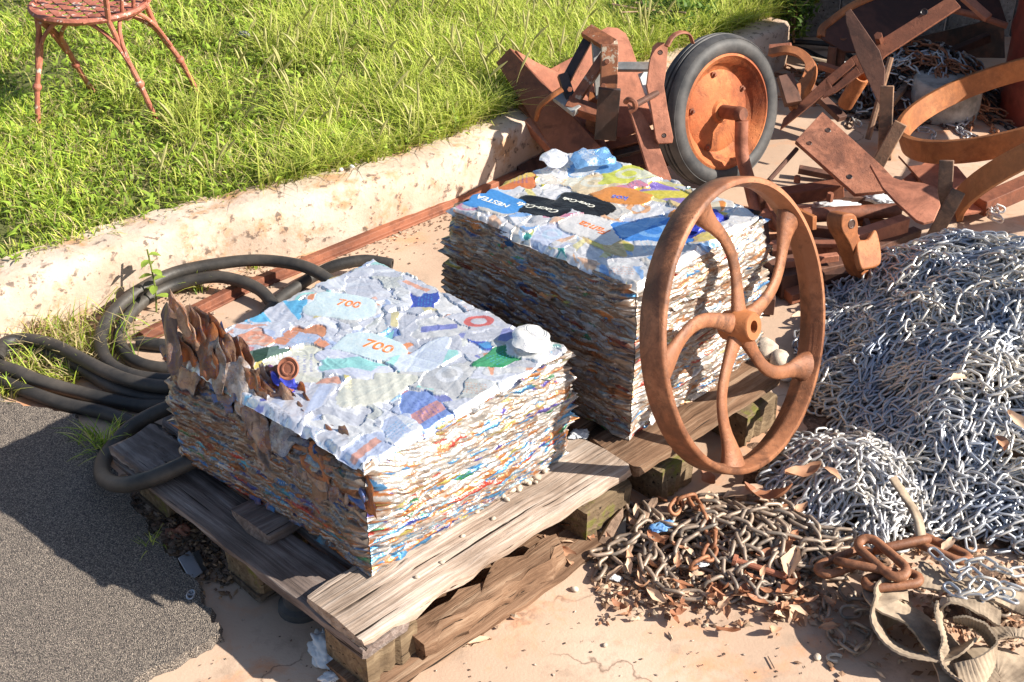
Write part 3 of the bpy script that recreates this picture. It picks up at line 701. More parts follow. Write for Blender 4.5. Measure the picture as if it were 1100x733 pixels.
        for k in range(34):   # slabs hanging across the front of the stack towards the near corner
            s = rng.uniform(0, .55); c = Nb+a*(La*s)+b_*rng.uniform(-.010, .020)+Z*(h-.030-.060*rng.random())
            ez = -b_*.8+Z*.5; ez /= np.linalg.norm(ez); ex = a*.75-Z*-.6; ex = ex-ez*ex.dot(ez); ex /= np.linalg.norm(ex); ey = np.cross(ez, ex)
            Rm = rand_rot(rotm(ex, ey, ez), rng.normal(0, .15), rng.normal(0, .15), rng.normal(0, .25))
            spec.append(dict(c=c, R=Rm, L=rng.uniform(.08, .13), W=rng.uniform(.030, .058), T=rng.uniform(.003, .007), am=.005, A=pick(PAL_PEEL), B=pick(PAL_PEEL), cr=1.1, o=rng.uniform(0, 50)))
        V, F, at_ = can_batch(spec, 19, 13)
        o = link_mesh('peeled_edge', fast_mesh('p', V, F, at_), M['cans_brown'], root); o['label'] = 'brown layers of cans peeled up along the left edge'; o['kind'] = 'stuff'
        c = Nb+a*La*.50+b_*.065+Z*(h+.045)
        mb = MB(); n_ = Vector(-b_*.75-a*.35+Z*.55).normalized()
        mb.lathe([(.0001, .001), (.009, .001), (.0105, .0022), (.013, .0022), (.0145, 0), (.0185, .001), (.0205, .003), (.022, .001), (.021, -.002), (.0001, -.003)], Vector(c), n_, 32, closed=False)
        o = mb.build('can_base', M['rust_pink'], root); o['label'] = 'round copper coloured can end in the peeled edge'
    return root
def smooth_noise(n, m, k, sd):
    g = np.random.default_rng(sd).normal(0, 1, (int(n/k)+3, int(m/k)+3))
    yi = np.arange(n)/k; xi = np.arange(m)/k; y0 = yi.astype(int); x0 = xi.astype(int); fy = (yi-y0)[:, None]; fx = (xi-x0)[None]
    fy = fy*fy*(3-2*fy); fx = fx*fx*(3-2*fx)
    return (g[y0][:, x0]*(1-fy)*(1-fx)+g[y0+1][:, x0]*fy*(1-fx)+g[y0][:, x0+1]*(1-fy)*fx+g[y0+1][:, x0+1]*fy*fx)
def side_relief(Ls, h, palf, sd, step, dens, slopes):
    """a wall of squashed cans seen edge-on: depth and colour over (s, z)"""
    nx, nz_ = int(Ls/step)+1, int(h/step)+1
    S = np.linspace(0, Ls, nx)[None].repeat(nz_, 0); Zz = np.linspace(0, h, nz_)[:, None].repeat(nx, 1)
    D = np.full((nz_, nx), -.014); CA = np.zeros((nz_, nx, 3)); CA[:] = (.05, .035, .03)
    lr = np.random.default_rng(sd); n = int(Ls*h*dens); nbig = int(Ls*h*300)
    for q_ in range(n+nbig):
        c0, z0 = lr.uniform(0, Ls), lr.uniform(0, h); hl = lr.uniform(.016, .072); hh = lr.uniform(.0026, .0066)
        if lr.random() < .10: hh *= 1.9; hl = min(hl, .045)
        if z0 > .6*h: hh *= 1.15
        if q_ >= n: hh = lr.uniform(.008, .017); hl = lr.uniform(.022, .048); z0 = lr.uniform(.35, 1)*h
        sl = slopes(c0, z0)+lr.normal(0, .055); bend = lr.normal(0, 1.0)
        i0, i1 = max(0, int((c0-hl)/step)), min(nx, int((c0+hl)/step)+2); ext = hh+abs(sl)*hl+abs(bend)*hl*hl+.002
        j0, j1 = max(0, int((z0-ext)/step)), min(nz_, int((z0+ext)/step)+2)
        if i1-i0 < 3 or j1-j0 < 2: continue
        u = (S[j0:j1, i0:i1]-c0); w = Zz[j0:j1, i0:i1]-z0-sl*u-bend*u*u-.0012*np.sin(u*150+c0*99)
        un = u/hl; hw = hh*(1-np.abs(un)**3)*(1+.25*np.sin(u*90+z0*300)); q = w/np.maximum(hw, 1e-5)
        m = (np.abs(q) < 1) & (np.abs(un) < 1)
        prof = np.sqrt(np.clip(1-q*q, 0, 1))
        d = lr.normal(-.002, .0034)+min(.0085, hh*(1.5 if q_ < n else .6))*prof*(1-.35*un**2)+.0012*np.sin(u*lr.uniform(50, 150)+q*1.5+c0*50)+.0007*np.abs(np.sin(u*200+q*3))+.0030*q
        m &= d > D[j0:j1, i0:i1]
        D[j0:j1, i0:i1][m] = d[m]
        A = palf(c0, z0); B = palf(c0, z0) if lr.random() < .45 else A*.8
        ph = lr.uniform(0, 6); k = lr.uniform(40, 150)
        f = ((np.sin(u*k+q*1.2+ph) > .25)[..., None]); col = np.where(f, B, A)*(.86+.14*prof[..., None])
        edge = (np.abs(q) > .80)[..., None] & (lr.random() < .5); col = np.where(edge, np.array((.62, .60, .58))*DIM[0], col)
        CA[j0:j1, i0:i1][m] = col[m]
    D += .0004*smooth_noise(nz_, nx, 2.2, sd)+.0010*smooth_noise(nz_, nx, 7, sd+1)
    CA *= (1+.08*smooth_noise(nz_, nx, 1.3, sd+2))[..., None]
    return S, Zz, D, np.clip(CA, .01, .95)
def grid_faces(ny, nx):
    g = np.arange(nx*ny).reshape(ny, nx)
    return np.stack([g[:-1, :-1], g[:-1, 1:], g[1:, 1:], g[1:, :-1]], -1).reshape(-1, 4)
def top_relief(La, Lb, top_pal, acc_pal, sd, specials, step=.0019, over=.012):
    lr = np.random.default_rng(sd); nu, nv = int((La+2*over)/step), int((Lb+2*over)/step)
    U, V = np.meshgrid(np.linspace(-over, La+over, nu), np.linspace(-over, Lb+over, nv))
    Hh = np.full((nv, nu), -.02); ID = np.full((nv, nu), -1); CO = np.ones((nv, nu, 3))*.1; lst = []
    for k in range(430):
        lst.append((lr.uniform(0, La), lr.uniform(0, Lb), lr.uniform(.085, .13), lr.uniform(.045, .085), None, None, lr.uniform(0, 6.28), 0))
    for sp in specials: lst.append((sp[0], sp[1], sp[2]*1.12, sp[3]*1.12, np.array(sp[4]), np.array(sp[5]), -(sp[6]-2.40), 1 if sp[7] else 2))
    for k, (cu, cv, L, W, A, B, yaw, fl) in enumerate(lst):
        ca, sa = math.cos(yaw), math.sin(yaw); du, dv = U-cu, V-cv
        x = (du*ca+dv*sa)/(L/2); y = (-du*sa+dv*ca)/(W/2)
        th = np.arctan2(y, x); p = lr.uniform(0, 6.28, 4); pw = lr.uniform(2.6, 5)
        rr = (np.abs(x)**pw+np.abs(y)**pw)**(1/pw); cr = 0.05 if fl == 1 else .13
        out = 1+cr*np.sin(3*th+p[0])+cr*.7*np.sin(5*th+p[1])+cr*.5*np.abs(np.sin(4*th+p[2]))-cr*.4*np.sign(np.sin(7*th+p[3]))*.5
        m = rr < out; 
        if not m.any(): continue
        q = (rr/out)[m]; xm, ym = x[m], y[m]
        if A is None:
            A = np.array(top_pal[lr.choice(len(top_pal), p=np.array([t[0] for t in top_pal])/sum(t[0] for t in top_pal))][1])*lr.uniform(.76, 1.0)
            B = np.array(acc_pal[lr.choice(len(acc_pal), p=np.array([t[0] for t in acc_pal])/sum(t[0] for t in acc_pal))][1])
        hgt = (.0022 if fl == 1 else lr.uniform(-.0016, .0012))+lr.normal(0, .0010)*xm*(fl != 1)+lr.normal(0, .0010)*ym*(fl != 1)
        amp = .25 if fl == 1 else 1
        for c_ in range(5):        # straight fold lines
            a_ = lr.uniform(0, 3.14); o_ = lr.uniform(-.9, .9); t_ = xm*math.cos(a_)*1.5+ym*math.sin(a_)+o_
            hgt = hgt+amp*lr.uniform(.0003, .0014)*np.abs(t_)*lr.choice([-1, 1])+amp*.0007*np.exp(-(t_/.06)**2)*lr.choice([-1, 1])
        hgt = hgt+amp*.0006*np.sin(xm*lr.uniform(6, 16)+ym*lr.uniform(-9, 9)+p[0])
        if fl != 1 and lr.random() < .35:     # pressed can end
            ex = lr.choice([-1, 1])*.45; ed = np.sqrt(((xm-ex)*L/W*1.0)**2+(ym*lr.uniform(1, 1.5))**2)
            hgt = hgt+.0010*np.exp(-((ed-.62)/.05)**2)-.0006*np.exp(-((ed-.50)/.06)**2)
        hgt = hgt-.0012*np.clip((q-.86)/.14, 0, 1)**2
        Hh[m] = hgt; ID[m] = k
        c = np.ones((m.sum(), 3))*A; style = lr.integers(0, 6) if fl != 1 else 9
        inn = q < .93
        if style in (0, 1): f = (np.abs(xm+.25*ym*lr.normal()) > lr.uniform(.35, .6)) & (np.abs(xm) < .9) & inn
        elif style == 2: f = (np.hypot(xm*1.3, ym) < .62) & ~(np.hypot(xm*1.5, ym) < .38) & inn
        elif style == 3: f = (np.sin(xm*4+ym*lr.uniform(-3, 3)+p[1]) > .45) & inn
        elif style == 4: f = (np.abs(ym+.3*xm) < .28) & (np.abs(xm) < .75)
        else: f = np.zeros_like(xm, bool)
        wear = lr.uniform(.55, .95) if fl == 0 else .9
        c = np.where(f[:, None], c*(1-wear)+B*wear, c)
        if fl == 2: f2 = (np.sin(xm*2.2+ym*1.5+p[1]) > .5) & inn; c = np.where(f2[:, None], B, c)
        if style in (1, 3, 5) and fl != 1 and lr.random() < .5:   # rows of print
            inkc = np.array([(.10, .14, .55), (.75, .28, .12), (.10, .45, .75), (.25, .25, .3)][lr.integers(0, 4)])
            rows = (np.sin(ym*26) > .3) & (np.abs(xm) < .55) & (np.sin(xm*43+np.floor(ym*4.1)*5)+np.sin(xm*71+ym*9) > .1) & (np.abs(ym) < .6)
            c = np.where(rows[:, None], c*.45+inkc*.55, c)
        CO[m] = c
    Hh += .00012*smooth_noise(nv, nu, 2.5, sd+5)+.0006*smooth_noise(nv, nu, 11, sd+6)+.0040*smooth_noise(nv, nu, 55, sd+7)
    CO *= (1+.05*smooth_noise(nv, nu, 2, sd+8))[..., None]
    # ragged rim, folded down
    rag = .004*smooth_noise(nv, nu, 14, sd+9)+.0012*smooth_noise(nv, nu, 5, sd+10)
    dd = np.minimum(np.minimum(U, La-U), np.minimum(V, Lb-V))+rag-.001
    Hh = np.where(dd < 0, Hh*.6+np.maximum(dd*1.3, -.014), Hh*.8)
    return U, V, Hh, ID, np.clip(CO, .01, .9), lst
aA = Vector((-.407, .35, 0)).normalized(); bB = Vector((.363, .362, 0)).normalized()
bale('crushed_can_bale', (-.257, 1.861), aA, bB, .537, .511, .146, .262,
     'nearer bale of crushed drink cans with a brown peeled-up left edge, silver blue top', PAL_BROWN, PAL_LIGHT, PAL_TOP, ACC_TOP, True, 3, PAL_MIX,
     specials=[(.27, .26, .12, .085, (.76, .90, .94), (.80, .84, .88), 2.75, ('700', .042, 'ink_orange', .0, (.012, .01))),
               (.43, .33, .12, .09, (.76, .90, .94), (.80, .84, .88), 2.9, ('700', .034, 'ink_orange', .0, (.012, .01))),
               (.16, .17, .125, .085, (.80, .79, .68), (.76, .76, .66), .9, None), (.33, .13, .11, .09, (.80, .79, .66), (.84, .82, .74), 1.7, None),
               (.17, .30, .125, .07, (.74, .80, .92), (.45, .82, .76), .7, None), (.25, .19, .125, .065, (.76, .78, .92), (.40, .78, .74), 2.6, None),
               (.07, .41, .10, .05, (.05, .33, .14), (.10, .42, .2), .8, None), (.055, .475, .09, .07, (.88, .87, .84), (.86, .86, .86), 1.2, None, .016),
               (.40, .10, .08, .035, (.05, .10, .07), (.2, .3, .25), .6, None), (.30, .07, .075, .04, (.08, .10, .60), (.8, .3, .14), 2.0, None, .013),
               (.46, .14, .07, .045, (.85, .38, .25), (.8, .55, .45), 2.2, None)])
aA2 = Vector((-.745, .667, 0)).normalized(); bB2 = Vector((.70, .714, 0)).normalized()
TOP2 = [(40, (.82, .80, .80)), (14, (.84, .78, .70)), (8, (.70, .74, .88)), (5, (.84, .62, .3)), (4, (.80, .72, .15)), (1.5, (.15, .4, .8)), (.6, (.12, .12, .6)), (2, (.8, .25, .1)), (1, (.1, .45, .4)), (1, (.8, .3, .4))]
ACC2 = [(20, (.86, .84, .8)), (9, (.85, .40, .14)), (6, (.85, .72, .16)), (6, (.15, .4, .8)), (4, (.25, .16, .62)), (3, (.8, .15, .3)), (4, (.6, .75, .9))]
bale('crushed_can_bale', (.245, 2.288), aA2, bB2, .50, .42, .140, .376,
     'farther, taller bale of crushed cans behind the spoked wheel, two black cans on top', PAL_BROWN, PAL_TAN, TOP2, ACC2, False, 9, PAL_TAN,
     specials=[(.36, .12, .115, .075, (.02, .018, .018), (.03, .027, .025), 2.55, ('Coca-Cola', .024, 'ink_white', .35, (.0, .008))),
               (.30, .19, .115, .075, (.022, .02, .018), (.04, .035, .03), 2.6, ('Coca-Cola', .018, 'ink_white', .35, (.01, 0))),
               (.455, .075, .12, .08, (.10, .36, .78), (.5, .68, .86), 2.55, ('NESTEA', .024, 'ink_white', 0, (0, 0))),
               (.21, .12, .12, .085, (.84, .80, .76), (.86, .46, .26), 2.5, ('Fanta', .034, 'ink_orange', .2, (0, 0))),
               (.27, .28, .12, .07, (.86, .33, .08), (.85, .60, .35), 2.9, ('kos', .026, 'ink_blue', .2, (0, .015))),
               (.12, .20, .13, .09, (.08, .28, .72), (.25, .5, .85), 3.1, None), (.20, .36, .12, .06, (.80, .66, .10), (.30, .20, .62), 2.4, None),
               (.10, .32, .12, .07, (.80, .30, .08), (.82, .7, .5), .9, None), (.06, .29, .10, .05, (.05, .07, .5), (.1, .15, .6), .8, None, .012),
               (.36, .30, .125, .085, (.84, .66, .42), (.85, .80, .66), .3, None), (.33, .38, .12, .07, (.80, .78, .12), (.84, .82, .6), .4, None),
               (.42, .36, .10, .07, (.2, .42, .72), (.82, .84, .86), .2, None, .02), (.48, .30, .09, .06, (.84, .84, .86), (.8, .82, .86), 1.2, None, .02)])

# ------------------------------------------------------------------ pallets
PN = Vector((-.26, 1.696, 0)); pA = Vector((-.7215, .6925, 0)).normalized(); pB = Vector((.718, .696, 0)).normalized()
def pal_pt(b_, a_, z): return PN+pB*b_+pA*a_+Vector((0, 0, z))
def board(root, name, b0, b1, a0, a1, z0, z1, mat, along='B', wob=.003, seg=14, rag=0, label=None):
    """a weathered plank built in pallet axes as a subdivided box with worn edges, grain along its length"""
    mb = MB(); L0, L1 = (b0, b1) if along == 'B' else (a0, a1); W0, W1 = (a0, a1) if along == 'B' else (b0, b1)
    ws = [0, .06, .5, .94, 1]; vs = []; sd = random.uniform(0, 50)
    per = [(w, 1) for w in ws]+[(w, 0) for w in reversed(ws)]; K = len(per)
    for i in range(seg+1):
        t = i/seg
        for (w, top) in per:
            e = wob*nz(t*6, w*3+top, 1.7, sd)
            l = L0+(L1-L0)*t; ww = W0+(W1-W0)*w; z = z1 if top else z0
            if w in (0, 1): z += -.003 if top else .003
            if i in (0, seg): l += (rag*nz(w*5, top, 2, sd) + (-.004 if i == seg else .004)*(w in (0, 1)))
            ww += e*2+(.0 if w not in (0, 1) else rag*.3*nz(t*13, w*4, 1, sd)); z += e+.004*nz(t*2, w, 1, sd+3)*(1 if top else 1)
            vs.append(Vector((l, ww, z)) if along == 'B' else Vector((l, -ww, z)))
    fs = [(i*K+j, i*K+(j+1) % K, (i+1)*K+(j+1) % K, (i+1)*K+j) for i in range(seg) for j in range(K)]
    fs += [tuple(range(K)), tuple(seg*K+j for j in range(K-1, -1, -1))]
    mb.add(vs, fs); me = mb.mesh(name, True, 40); me.materials.append(mat)
    o = bpy.data.objects.new(name, me); C.objects.link(o); o.parent = root
    # local X runs along the plank
    ang = math.atan2(pB.y, pB.x) if along == 'B' else math.atan2(pA.y, pA.x)
    o.rotation_euler = (0, 0, ang); o.location = PN-origin_of(root)
    # along B: local y = width must map on pA (approx perpendicular); along A: local -y maps on pB
    if label: o['label'] = label
    return o
wd_light = wood('wood_sunbleached', (.24, .17, .125), (.44, .34, .27), (.66, .56, .48))
wd_grey = wood('wood_grey_weathered', (.10, .075, .065), (.22, .17, .15), (.40, .34, .31))
wd_dark = wood('wood_dark_damp', (.06, .04, .03), (.12, .085, .06), (.22, .17, .13), moss=.36)
wd_brown = wood('wood_rotten_brown', (.11, .06, .035), (.22, .13, .08), (.36, .25, .17), moss=.2)
wd_block = wood('wood_mossy_block', (.10, .07, .045), (.20, .14, .085), (.32, .24, .15), moss=.42)
t1 = thing('wooden_pallet', pal_pt(.36, .40, 0), 'weathered low wooden pallet under the nearer can bale, grey boards and mossy blocks', 'pallet')
board(t1, 'deck_board', 0, .705, 0, .160, .122, .146, wd_light, 'B', wob=.005, seg=30, rag=.010, label='sun bleached front board')
board(t1, 'deck_board', .035, .70, .33, .455, .122, .146, wd_grey, 'B', rag=.012)
board(t1, 'deck_board', .12, .70, .52, .62, .122, .144, wd_grey, 'B')
board(t1, 'cross_board', .0, .112, -.002, .80, .098, .121, wd_grey, 'A')
board(t1, 'cross_board', .0, .112, .655, .805, .122, .146, wd_grey, 'A', rag=.02)
board(t1, 'cross_board', .128, .235, .05, .81, .098, .121, wd_grey, 'A')
board(t1, 'cross_board', .128, .235, .62, .808, .122, .142, wd_grey, 'A', rag=.014)
board(t1, 'cross_board', .58, .70, .0, .80, .098, .121, wd_dark, 'A')
for a0 in (.004, .33, .66):
    for b0, b1 in ((.004, .13), (.57, .712)):
        board(t1, 'block', b0, b1, a0, a0+.12, .022, .097, wd_block, 'B', wob=.005)
board(t1, 'bottom_board', -.01, .74, -.035, .11, .004, .022, wd_brown, 'B', wob=.006, rag=.01)
board(t1, 'bottom_board', .0, .72, .33, .43, .004, .021, wd_dark, 'B')
board(t1, 'bottom_board', .0, .72, .68, .78, .004, .021, wd_dark, 'B')
board(t1, 'split_beam', .12, .50, -.02, .03, .023, .070, wd_brown, 'B', wob=.012, rag=.02, label='rotten split brown beam under the front board')
t2 = thing('wooden_pallet', pal_pt(1.0, .40, 0), 'brown weathered pallet under the farther bale, partly behind the spoked wheel', 'pallet')
board(t2, 'deck_board', .712, 1.20, -.01, .13, .112, .141, wd_brown, 'B', rag=.01)
board(t2, 'deck_board', .725, 1.20, .17, .30, .112, .138, wd_brown, 'B')
board(t2, 'deck_board', .725, 1.20, .36, .50, .112, .138, wd_brown, 'B')
board(t2, 'deck_board', .725, 1.20, .55, .68, .112, .138, wd_brown, 'B')
board(t2, 'cross_board', .76, .88, -.01, .69, .088, .111, wd_dark, 'A')
board(t2, 'cross_board', 1.08, 1.19, -.01, .69, .088, .111, wd_dark, 'A')
for a0 in (-.012, .27, .55):
    for b0, b1 in ((.79, .90), (1.075, 1.195)):
        board(t2, 'block', b0, b1, a0, a0+.12, .004, .087, wd_block, 'B', wob=.005)

# ------------------------------------------------------------------ flywheel
def wheel_frame(adeg, bdeg):
    a, b_ = R(adeg), R(bdeg); return Vector((math.cos(a)*math.cos(b_), -math.sin(a)*math.cos(b_), math.sin(b_)))
fn = wheel_frame(39, 18.1); fc = Vector((.492, 2.358, .373)); fr = .3075; fw = .058
root = thing('cast_iron_wheel', Vector((fc.x, fc.y, 0)), 'large orange brown cast iron wheel with curved spokes leaning in front of the bale', 'wheel')
mid = fc-fn*fw/2
mb = MB(); hw = fw/2
mb.lathe([(fr-.004, hw), (fr, hw-.004), (fr+.001, 0), (fr, -hw+.004), (fr-.004, -hw), (fr-.013, -hw), (fr-.016, -hw+.006), (fr-.017, -.010), (fr-.021, -.004), (fr-.021, .004), (fr-.017, .010), (fr-.016, hw-.006), (fr-.013, hw)], mid, fn, 128)
mb.build('rim', M['rust_wheel'], root, ang=50)
u_ = Vector((0, 0, 1)).cross(fn).normalized(); v_ = fn.cross(u_)     # u right, v up in the wheel plane
mb = MB(); mb.lathe([(.013, .036), (.028, .036), (.031, .032), (.034, .012), (.040, .004), (.040, -.004), (.034, -.012), (.031, -.032), (.028, -.036), (.013, -.036)], mid, fn, 40); mb.build('hub', M['rust_orange'], root, ang=40)
for k in range(5):
    base = R(101+72*k); pts = []; wid = []
    for t in np.linspace(0, 1, 14):
        r = .026+(fr-.015-.026)*t; th_ = base-R(25)*(1-t*t*(3-2*t))-R(6)*math.sin(math.pi*t)**2
        pts.append(mid+u_*math.cos(th_)*r+v_*math.sin(th_)*r); wid.append(.019-.004*math.sin(math.pi*t)+.020*(max(0, t-.72)/.28)**1.5+.004*max(0, .2-t)/.2)
    mb = MB(); mb.tube(pts, wid, 14, flat=.55, up=fn); mb.build('spoke', M['rust_wheel'], root, ang=60)

# ------------------------------------------------------------------ tyre wheel
tn = wheel_frame(52, 12.4); tc_ = Vector((.642, 3.738, .262)); tr = .226
root = thing('tyred_wheel', Vector((tc_.x, tc_.y, 0)), 'small black rubber tyre on an orange rusted disc standing in the scrap', 'wheel')
mb = MB(); mt = tc_-tn*.045; prof = []
P_ = [(.168, .036), (.178, .046), (.195, .050), (.208, .046), (.214, .040), (.216, .041), (.221, .034), (.225, .022), (.226, .017), (.221, .015), (.221, .011), (.227, .009), (.228, .002), (.223, 0), (.223, -.004), (.228, -.006), (.227, -.014), (.222, -.016), (.222, -.02), (.224, -.028), (.218, -.038), (.208, -.046), (.195, -.05), (.178, -.046), (.168, -.036)]
mb.lathe(P_, mt, tn, 96); mb.build('tyre', M['rubber_tyre'], root, ang=50)
mb = MB(); mb.lathe([(.172, .034), (.172, .040), (.165, .043), (.160, .036), (.150, .030), (.142, .010), (.128, .002), (.122, -.002), (.11, .004), (.07, .010), (.036, .012), (.030, .020), (.0001, .021), (.0001, .012), (.07, -.002), (.12, -.012), (.145, -.02), (.166, -.036), (.172, -.036)], mt, tn, 80)
rim = mb.build('rim', M['rust_rim'], root, ang=45)
ut = Vector((0, 0, 1)).cross(tn).normalized(); vt = tn.cross(ut)
for k in range(5):
    q = R(95+72*k); c = mt+(ut*math.cos(q)+vt*math.sin(q))*.112+tn*.004
    mb = MB(); mb.lathe([(.0001, .012), (.005, .011), (.0055, .003), (.010, .003), (.010, -.002), (.0001, -.002)], c, tn, 6, closed=False); mb.build('bolt', M['rust_brown'], rim, ang=30)
# axle crank pipe, bent, running from the hub down behind the big wheel
axs = mt+tn*.022; axe = mt+tn*.10
pts = curve([axs, mt+tn*.06, axe], 4)
root = thing('bent_axle_pipe', Vector((axe.x, axe.y, 0)), 'rusty crank pipe running from the tyre hub down behind the spoked wheel', 'pipe')
mb = MB(); mb.tube(pts, .021, 16); mb.lathe([(.0001, .0), (.018, .0), (.021, -.004), (.023, -.02)], axe+tn*.006, tn, 20, closed=False); mb.build('axle_stub', M['rust_brown'], root)
bend = curve([axe-Vector((0, 0, .02)), atY(797, 165, axe.y-.02), atY(806, 200, axe.y-.07), atY(815, 228, axe.y-.14), atY(838, 246, axe.y-.20), atY(872, 254, axe.y-.22), atY(905, 256, axe.y-.22)], 8)
mb = MB(); mb.tube(bend, .020, 16); mb.build('pipe', M['rust_pink'], root)

# ------------------------------------------------------------------ generic scrap helpers
def bar(mb, p, q, w, h, up=Vector((0, 0, 1)), taper=1.0):
    p, q = Vector(p), Vector(q); t = (q-p).normalized(); s_ = t.cross(up).normalized(); n = s_.cross(t)
    vs = []
    for c, k in ((p, 1), (q, taper)):
        vs += [c-s_*w/2*k-n*h/2, c+s_*w/2*k-n*h/2, c+s_*w/2*k+n*h/2, c-s_*w/2*k+n*h/2]
    mb.add(vs, [(0, 3, 2, 1), (4, 5, 6, 7), (0, 1, 5, 4), (1, 2, 6, 5), (2, 3, 7, 6), (3, 0, 4, 7)])
def plate_px(mb, px, p0, n, th):
    n = Vector(n).normalized(); mb.prism([on_plane(x, y, Vector(p0), n) for x, y in px], n, th)
def bolt(parent, c, n, r=.008, h=.008, mat='rust_brown', name='bolt'):
    mb = MB(); mb.lathe([(.0001, h), (r*.9, h), (r, h*.8), (r, 0), (.0001, 0)], Vector(c), n, 6, closed=False); return mb.build(name, M[mat], parent, ang=30)
def holes_disc(parent, c, n, r):
    mb = MB(); n = Vector(n).normalized(); mb.lathe([(.0001, -.0004), (r*.8, -.0004), (r, .0012), (r*1.12, .0006)], Vector(c), n, 16, closed=False)
    return mb.build('bolt_hole', M['black_grease_and_shade'], parent)

# rails along the kerb
def rail(p, q, label, name='steel_rail'):
    r_ = thing(name, (p+q)/2, label, 'rail'); mb = MB(); t = (q-p).normalized(); s_ = Vector((-t.y, t.x, 0))
    sec = [(-.026, 0), (.026, 0), (.026, .006), (.012, .007), (.010, .024), (-.012, .024), (-.014, .007), (-.026, .006)]
    K = len(sec); vs = [p+s_*a+Vector((0, 0, z)) for a, z in sec]+[q+s_*a+Vector((0, 0, z)) for a, z in sec]
    mb.add(vs, [tuple(range(K)), tuple(range(2*K-1, K-1, -1))]+[(i, (i+1) % K, (i+1) % K+K, i+K) for i in range(K)])
    mb.build('rail_section', M['rust_brown'], r_, bevel=.002); return r_
RAILM = M['rust_brown']
rail(at(152, 366, .001), at(262, 311, .001), 'short reddish rail piece inside the hose coil')
rail(at(268, 310, .001), at(600, 176, .001)+Vector((.05, .06, 0)), 'long reddish rusty rail lying along the foot of the kerb')

# hoses
HR = .0165
def hose(pts, label, r=HR, n=10):
    P3 = []
    for p in pts:
        x, y = p[0], p[1]; z = p[2] if len(p) > 2 else 0
        P3.append(at(x, y, z+r))
    c = curve(P3, n); mb = MB(); mb.tube(c, r, 16)
    for e, d in ((0, c[0]-c[1]), (-1, c[-1]-c[-2])):
        d.normalize(); mb.lathe([(r*.999, -.001), (r*.96, .004), (r*.62, .004), (r*.6, -.001)], c[e], d, 16, closed=False)
    o = mb.build('rubber_hose', M['rubber_hose']); return tag(o, label, 'hose', 'black rubber hoses coiled beside the kerb')
hose([(372, 320, .0), (352, 300, .03), (325, 286, .05), (285, 280, .05), (245, 282, .05), (191, 292, .045), (153, 310, .04), (122, 335, .03), (108, 363, .02), (116, 389, .02), (145, 404, .03), (191, 409, .03), (235, 408, .02)], 'outermost black hose loop of the big coil next to the kerb')
hose([(296, 330, .0), (278, 311, .02), (250, 300, .03), (225, 298, .03), (191, 305, .02), (164, 317, .015), (142, 335, .01), (129, 358, .0), (133, 378, 0), (153, 392, 0), (191, 397, 0), (235, 393, 0)], 'inner black hose loop lying inside the big coil')
hose([(420, 284, .03), (392, 280, .035), (362, 285, .03), (340, 295, .01), (322, 306, 0), (300, 322, 0), (285, 340, 0)], 'arched black hose running behind the top corner of the nearer bale')
hose([(150, 368, 0), (178, 371, 0), (207, 370, 0), (250, 366, 0)], 'short straight hose end lying inside the coil')
hose([(-70, 395, 0), (-30, 402, 0), (0, 409, 0), (27, 420, 0), (68, 434, 0), (109, 443, 0), (136, 452, 0), (165, 462, 0), (205, 478, 0)], 'lowest hose strand beside the asphalt edge')
hose([(40, 376, .0), (14, 377, .0), (-6, 381, .012), (-2, 392, .02), (20, 400, .02), (41, 409, .01), (82, 421, .0), (123, 431, .0), (158, 436, .0), (210, 432, .0)], 'second hose strand from the asphalt bending back at the left')
hose([(-2, 385, .035), (4, 370, .035), (25, 365, .03), (55, 370, .03), (82, 383, .03), (109, 397, .03), (136, 408, .03), (169, 415, .03), (205, 415, .03), (240, 410, .03)], 'upper hose strand sweeping from the left bend to the bale')
hose([(38, 377, .004), (68, 385, .0), (95, 401, .0), (123, 417, .0), (150, 426, .0), (177, 429, .0), (225, 424, .0)], 'middle hose strand between the two parallel hoses at left')
hose([(225, 428, .10), (196, 432, .09), (165, 446, .06), (140, 462, .02), (122, 480, .0), (113, 497, .0), (116, 512, .02), (135, 519, .06), (165, 512, .10), (205, 500, .150), (240, 490, .15)][:0] or [(235, 424, .06), (196, 433, .05), (165, 445, .03), (140, 460, .01), (121, 480, .0), (110, 498, .01), (112, 514, .05), (130, 521, .09), (160, 515, .12), (205, 496, .146), (222, 490, .146)], 'hose bent sharply around the left corner of the pallet', r=.0175)

# ------------------------------------------------------------------ implement frame with channel beam
A_, B_ = atY(568, 82, 4.10), atY(640, 182, 3.70)
root = thing('scrap_plough_frame', Vector((.15, 3.95, 0)), 'tangled rusty machine frame with thick channel beam and rounded plate on the kerb', 'machine frame')
nb_ = Vector((-.55, -.62, .56)).normalized()
mb = MB(); plate_px(mb, [(541, 72), (556, 56), (652, 160), (638, 184), (612, 182)], atY(590, 120, 3.92), nb_, .09); mb.build('channel_beam', M['rust_brown'], root, bevel=.003)
mb = MB(); plate_px(mb, [(553, 55), (575, 68), (600, 80), (606, 96), (648, 150), (665, 190), (650, 192), (640, 170), (600, 118)], atY(600, 105, 3.93), Vector((.25, -.35, .9)), .014); mb.build('beam_flange', M['rust_pink'], root, bevel=.002)
mb = MB(); plate_px(mb, [(560, 62), (585, 78), (615, 62), (640, 44), (644, 34), (652, 30), (663, 31), (672, 37), (678, 50), (684, 68), (692, 76), (700, 100), (706, 132), (690, 138), (668, 150), (640, 142), (610, 130), (585, 100)], Vector((.30, 4.12, .28)), Vector((.15, -.62, .77)), .012)
mb.build('rounded_plate', M['rust_pink'], root, bevel=.002)
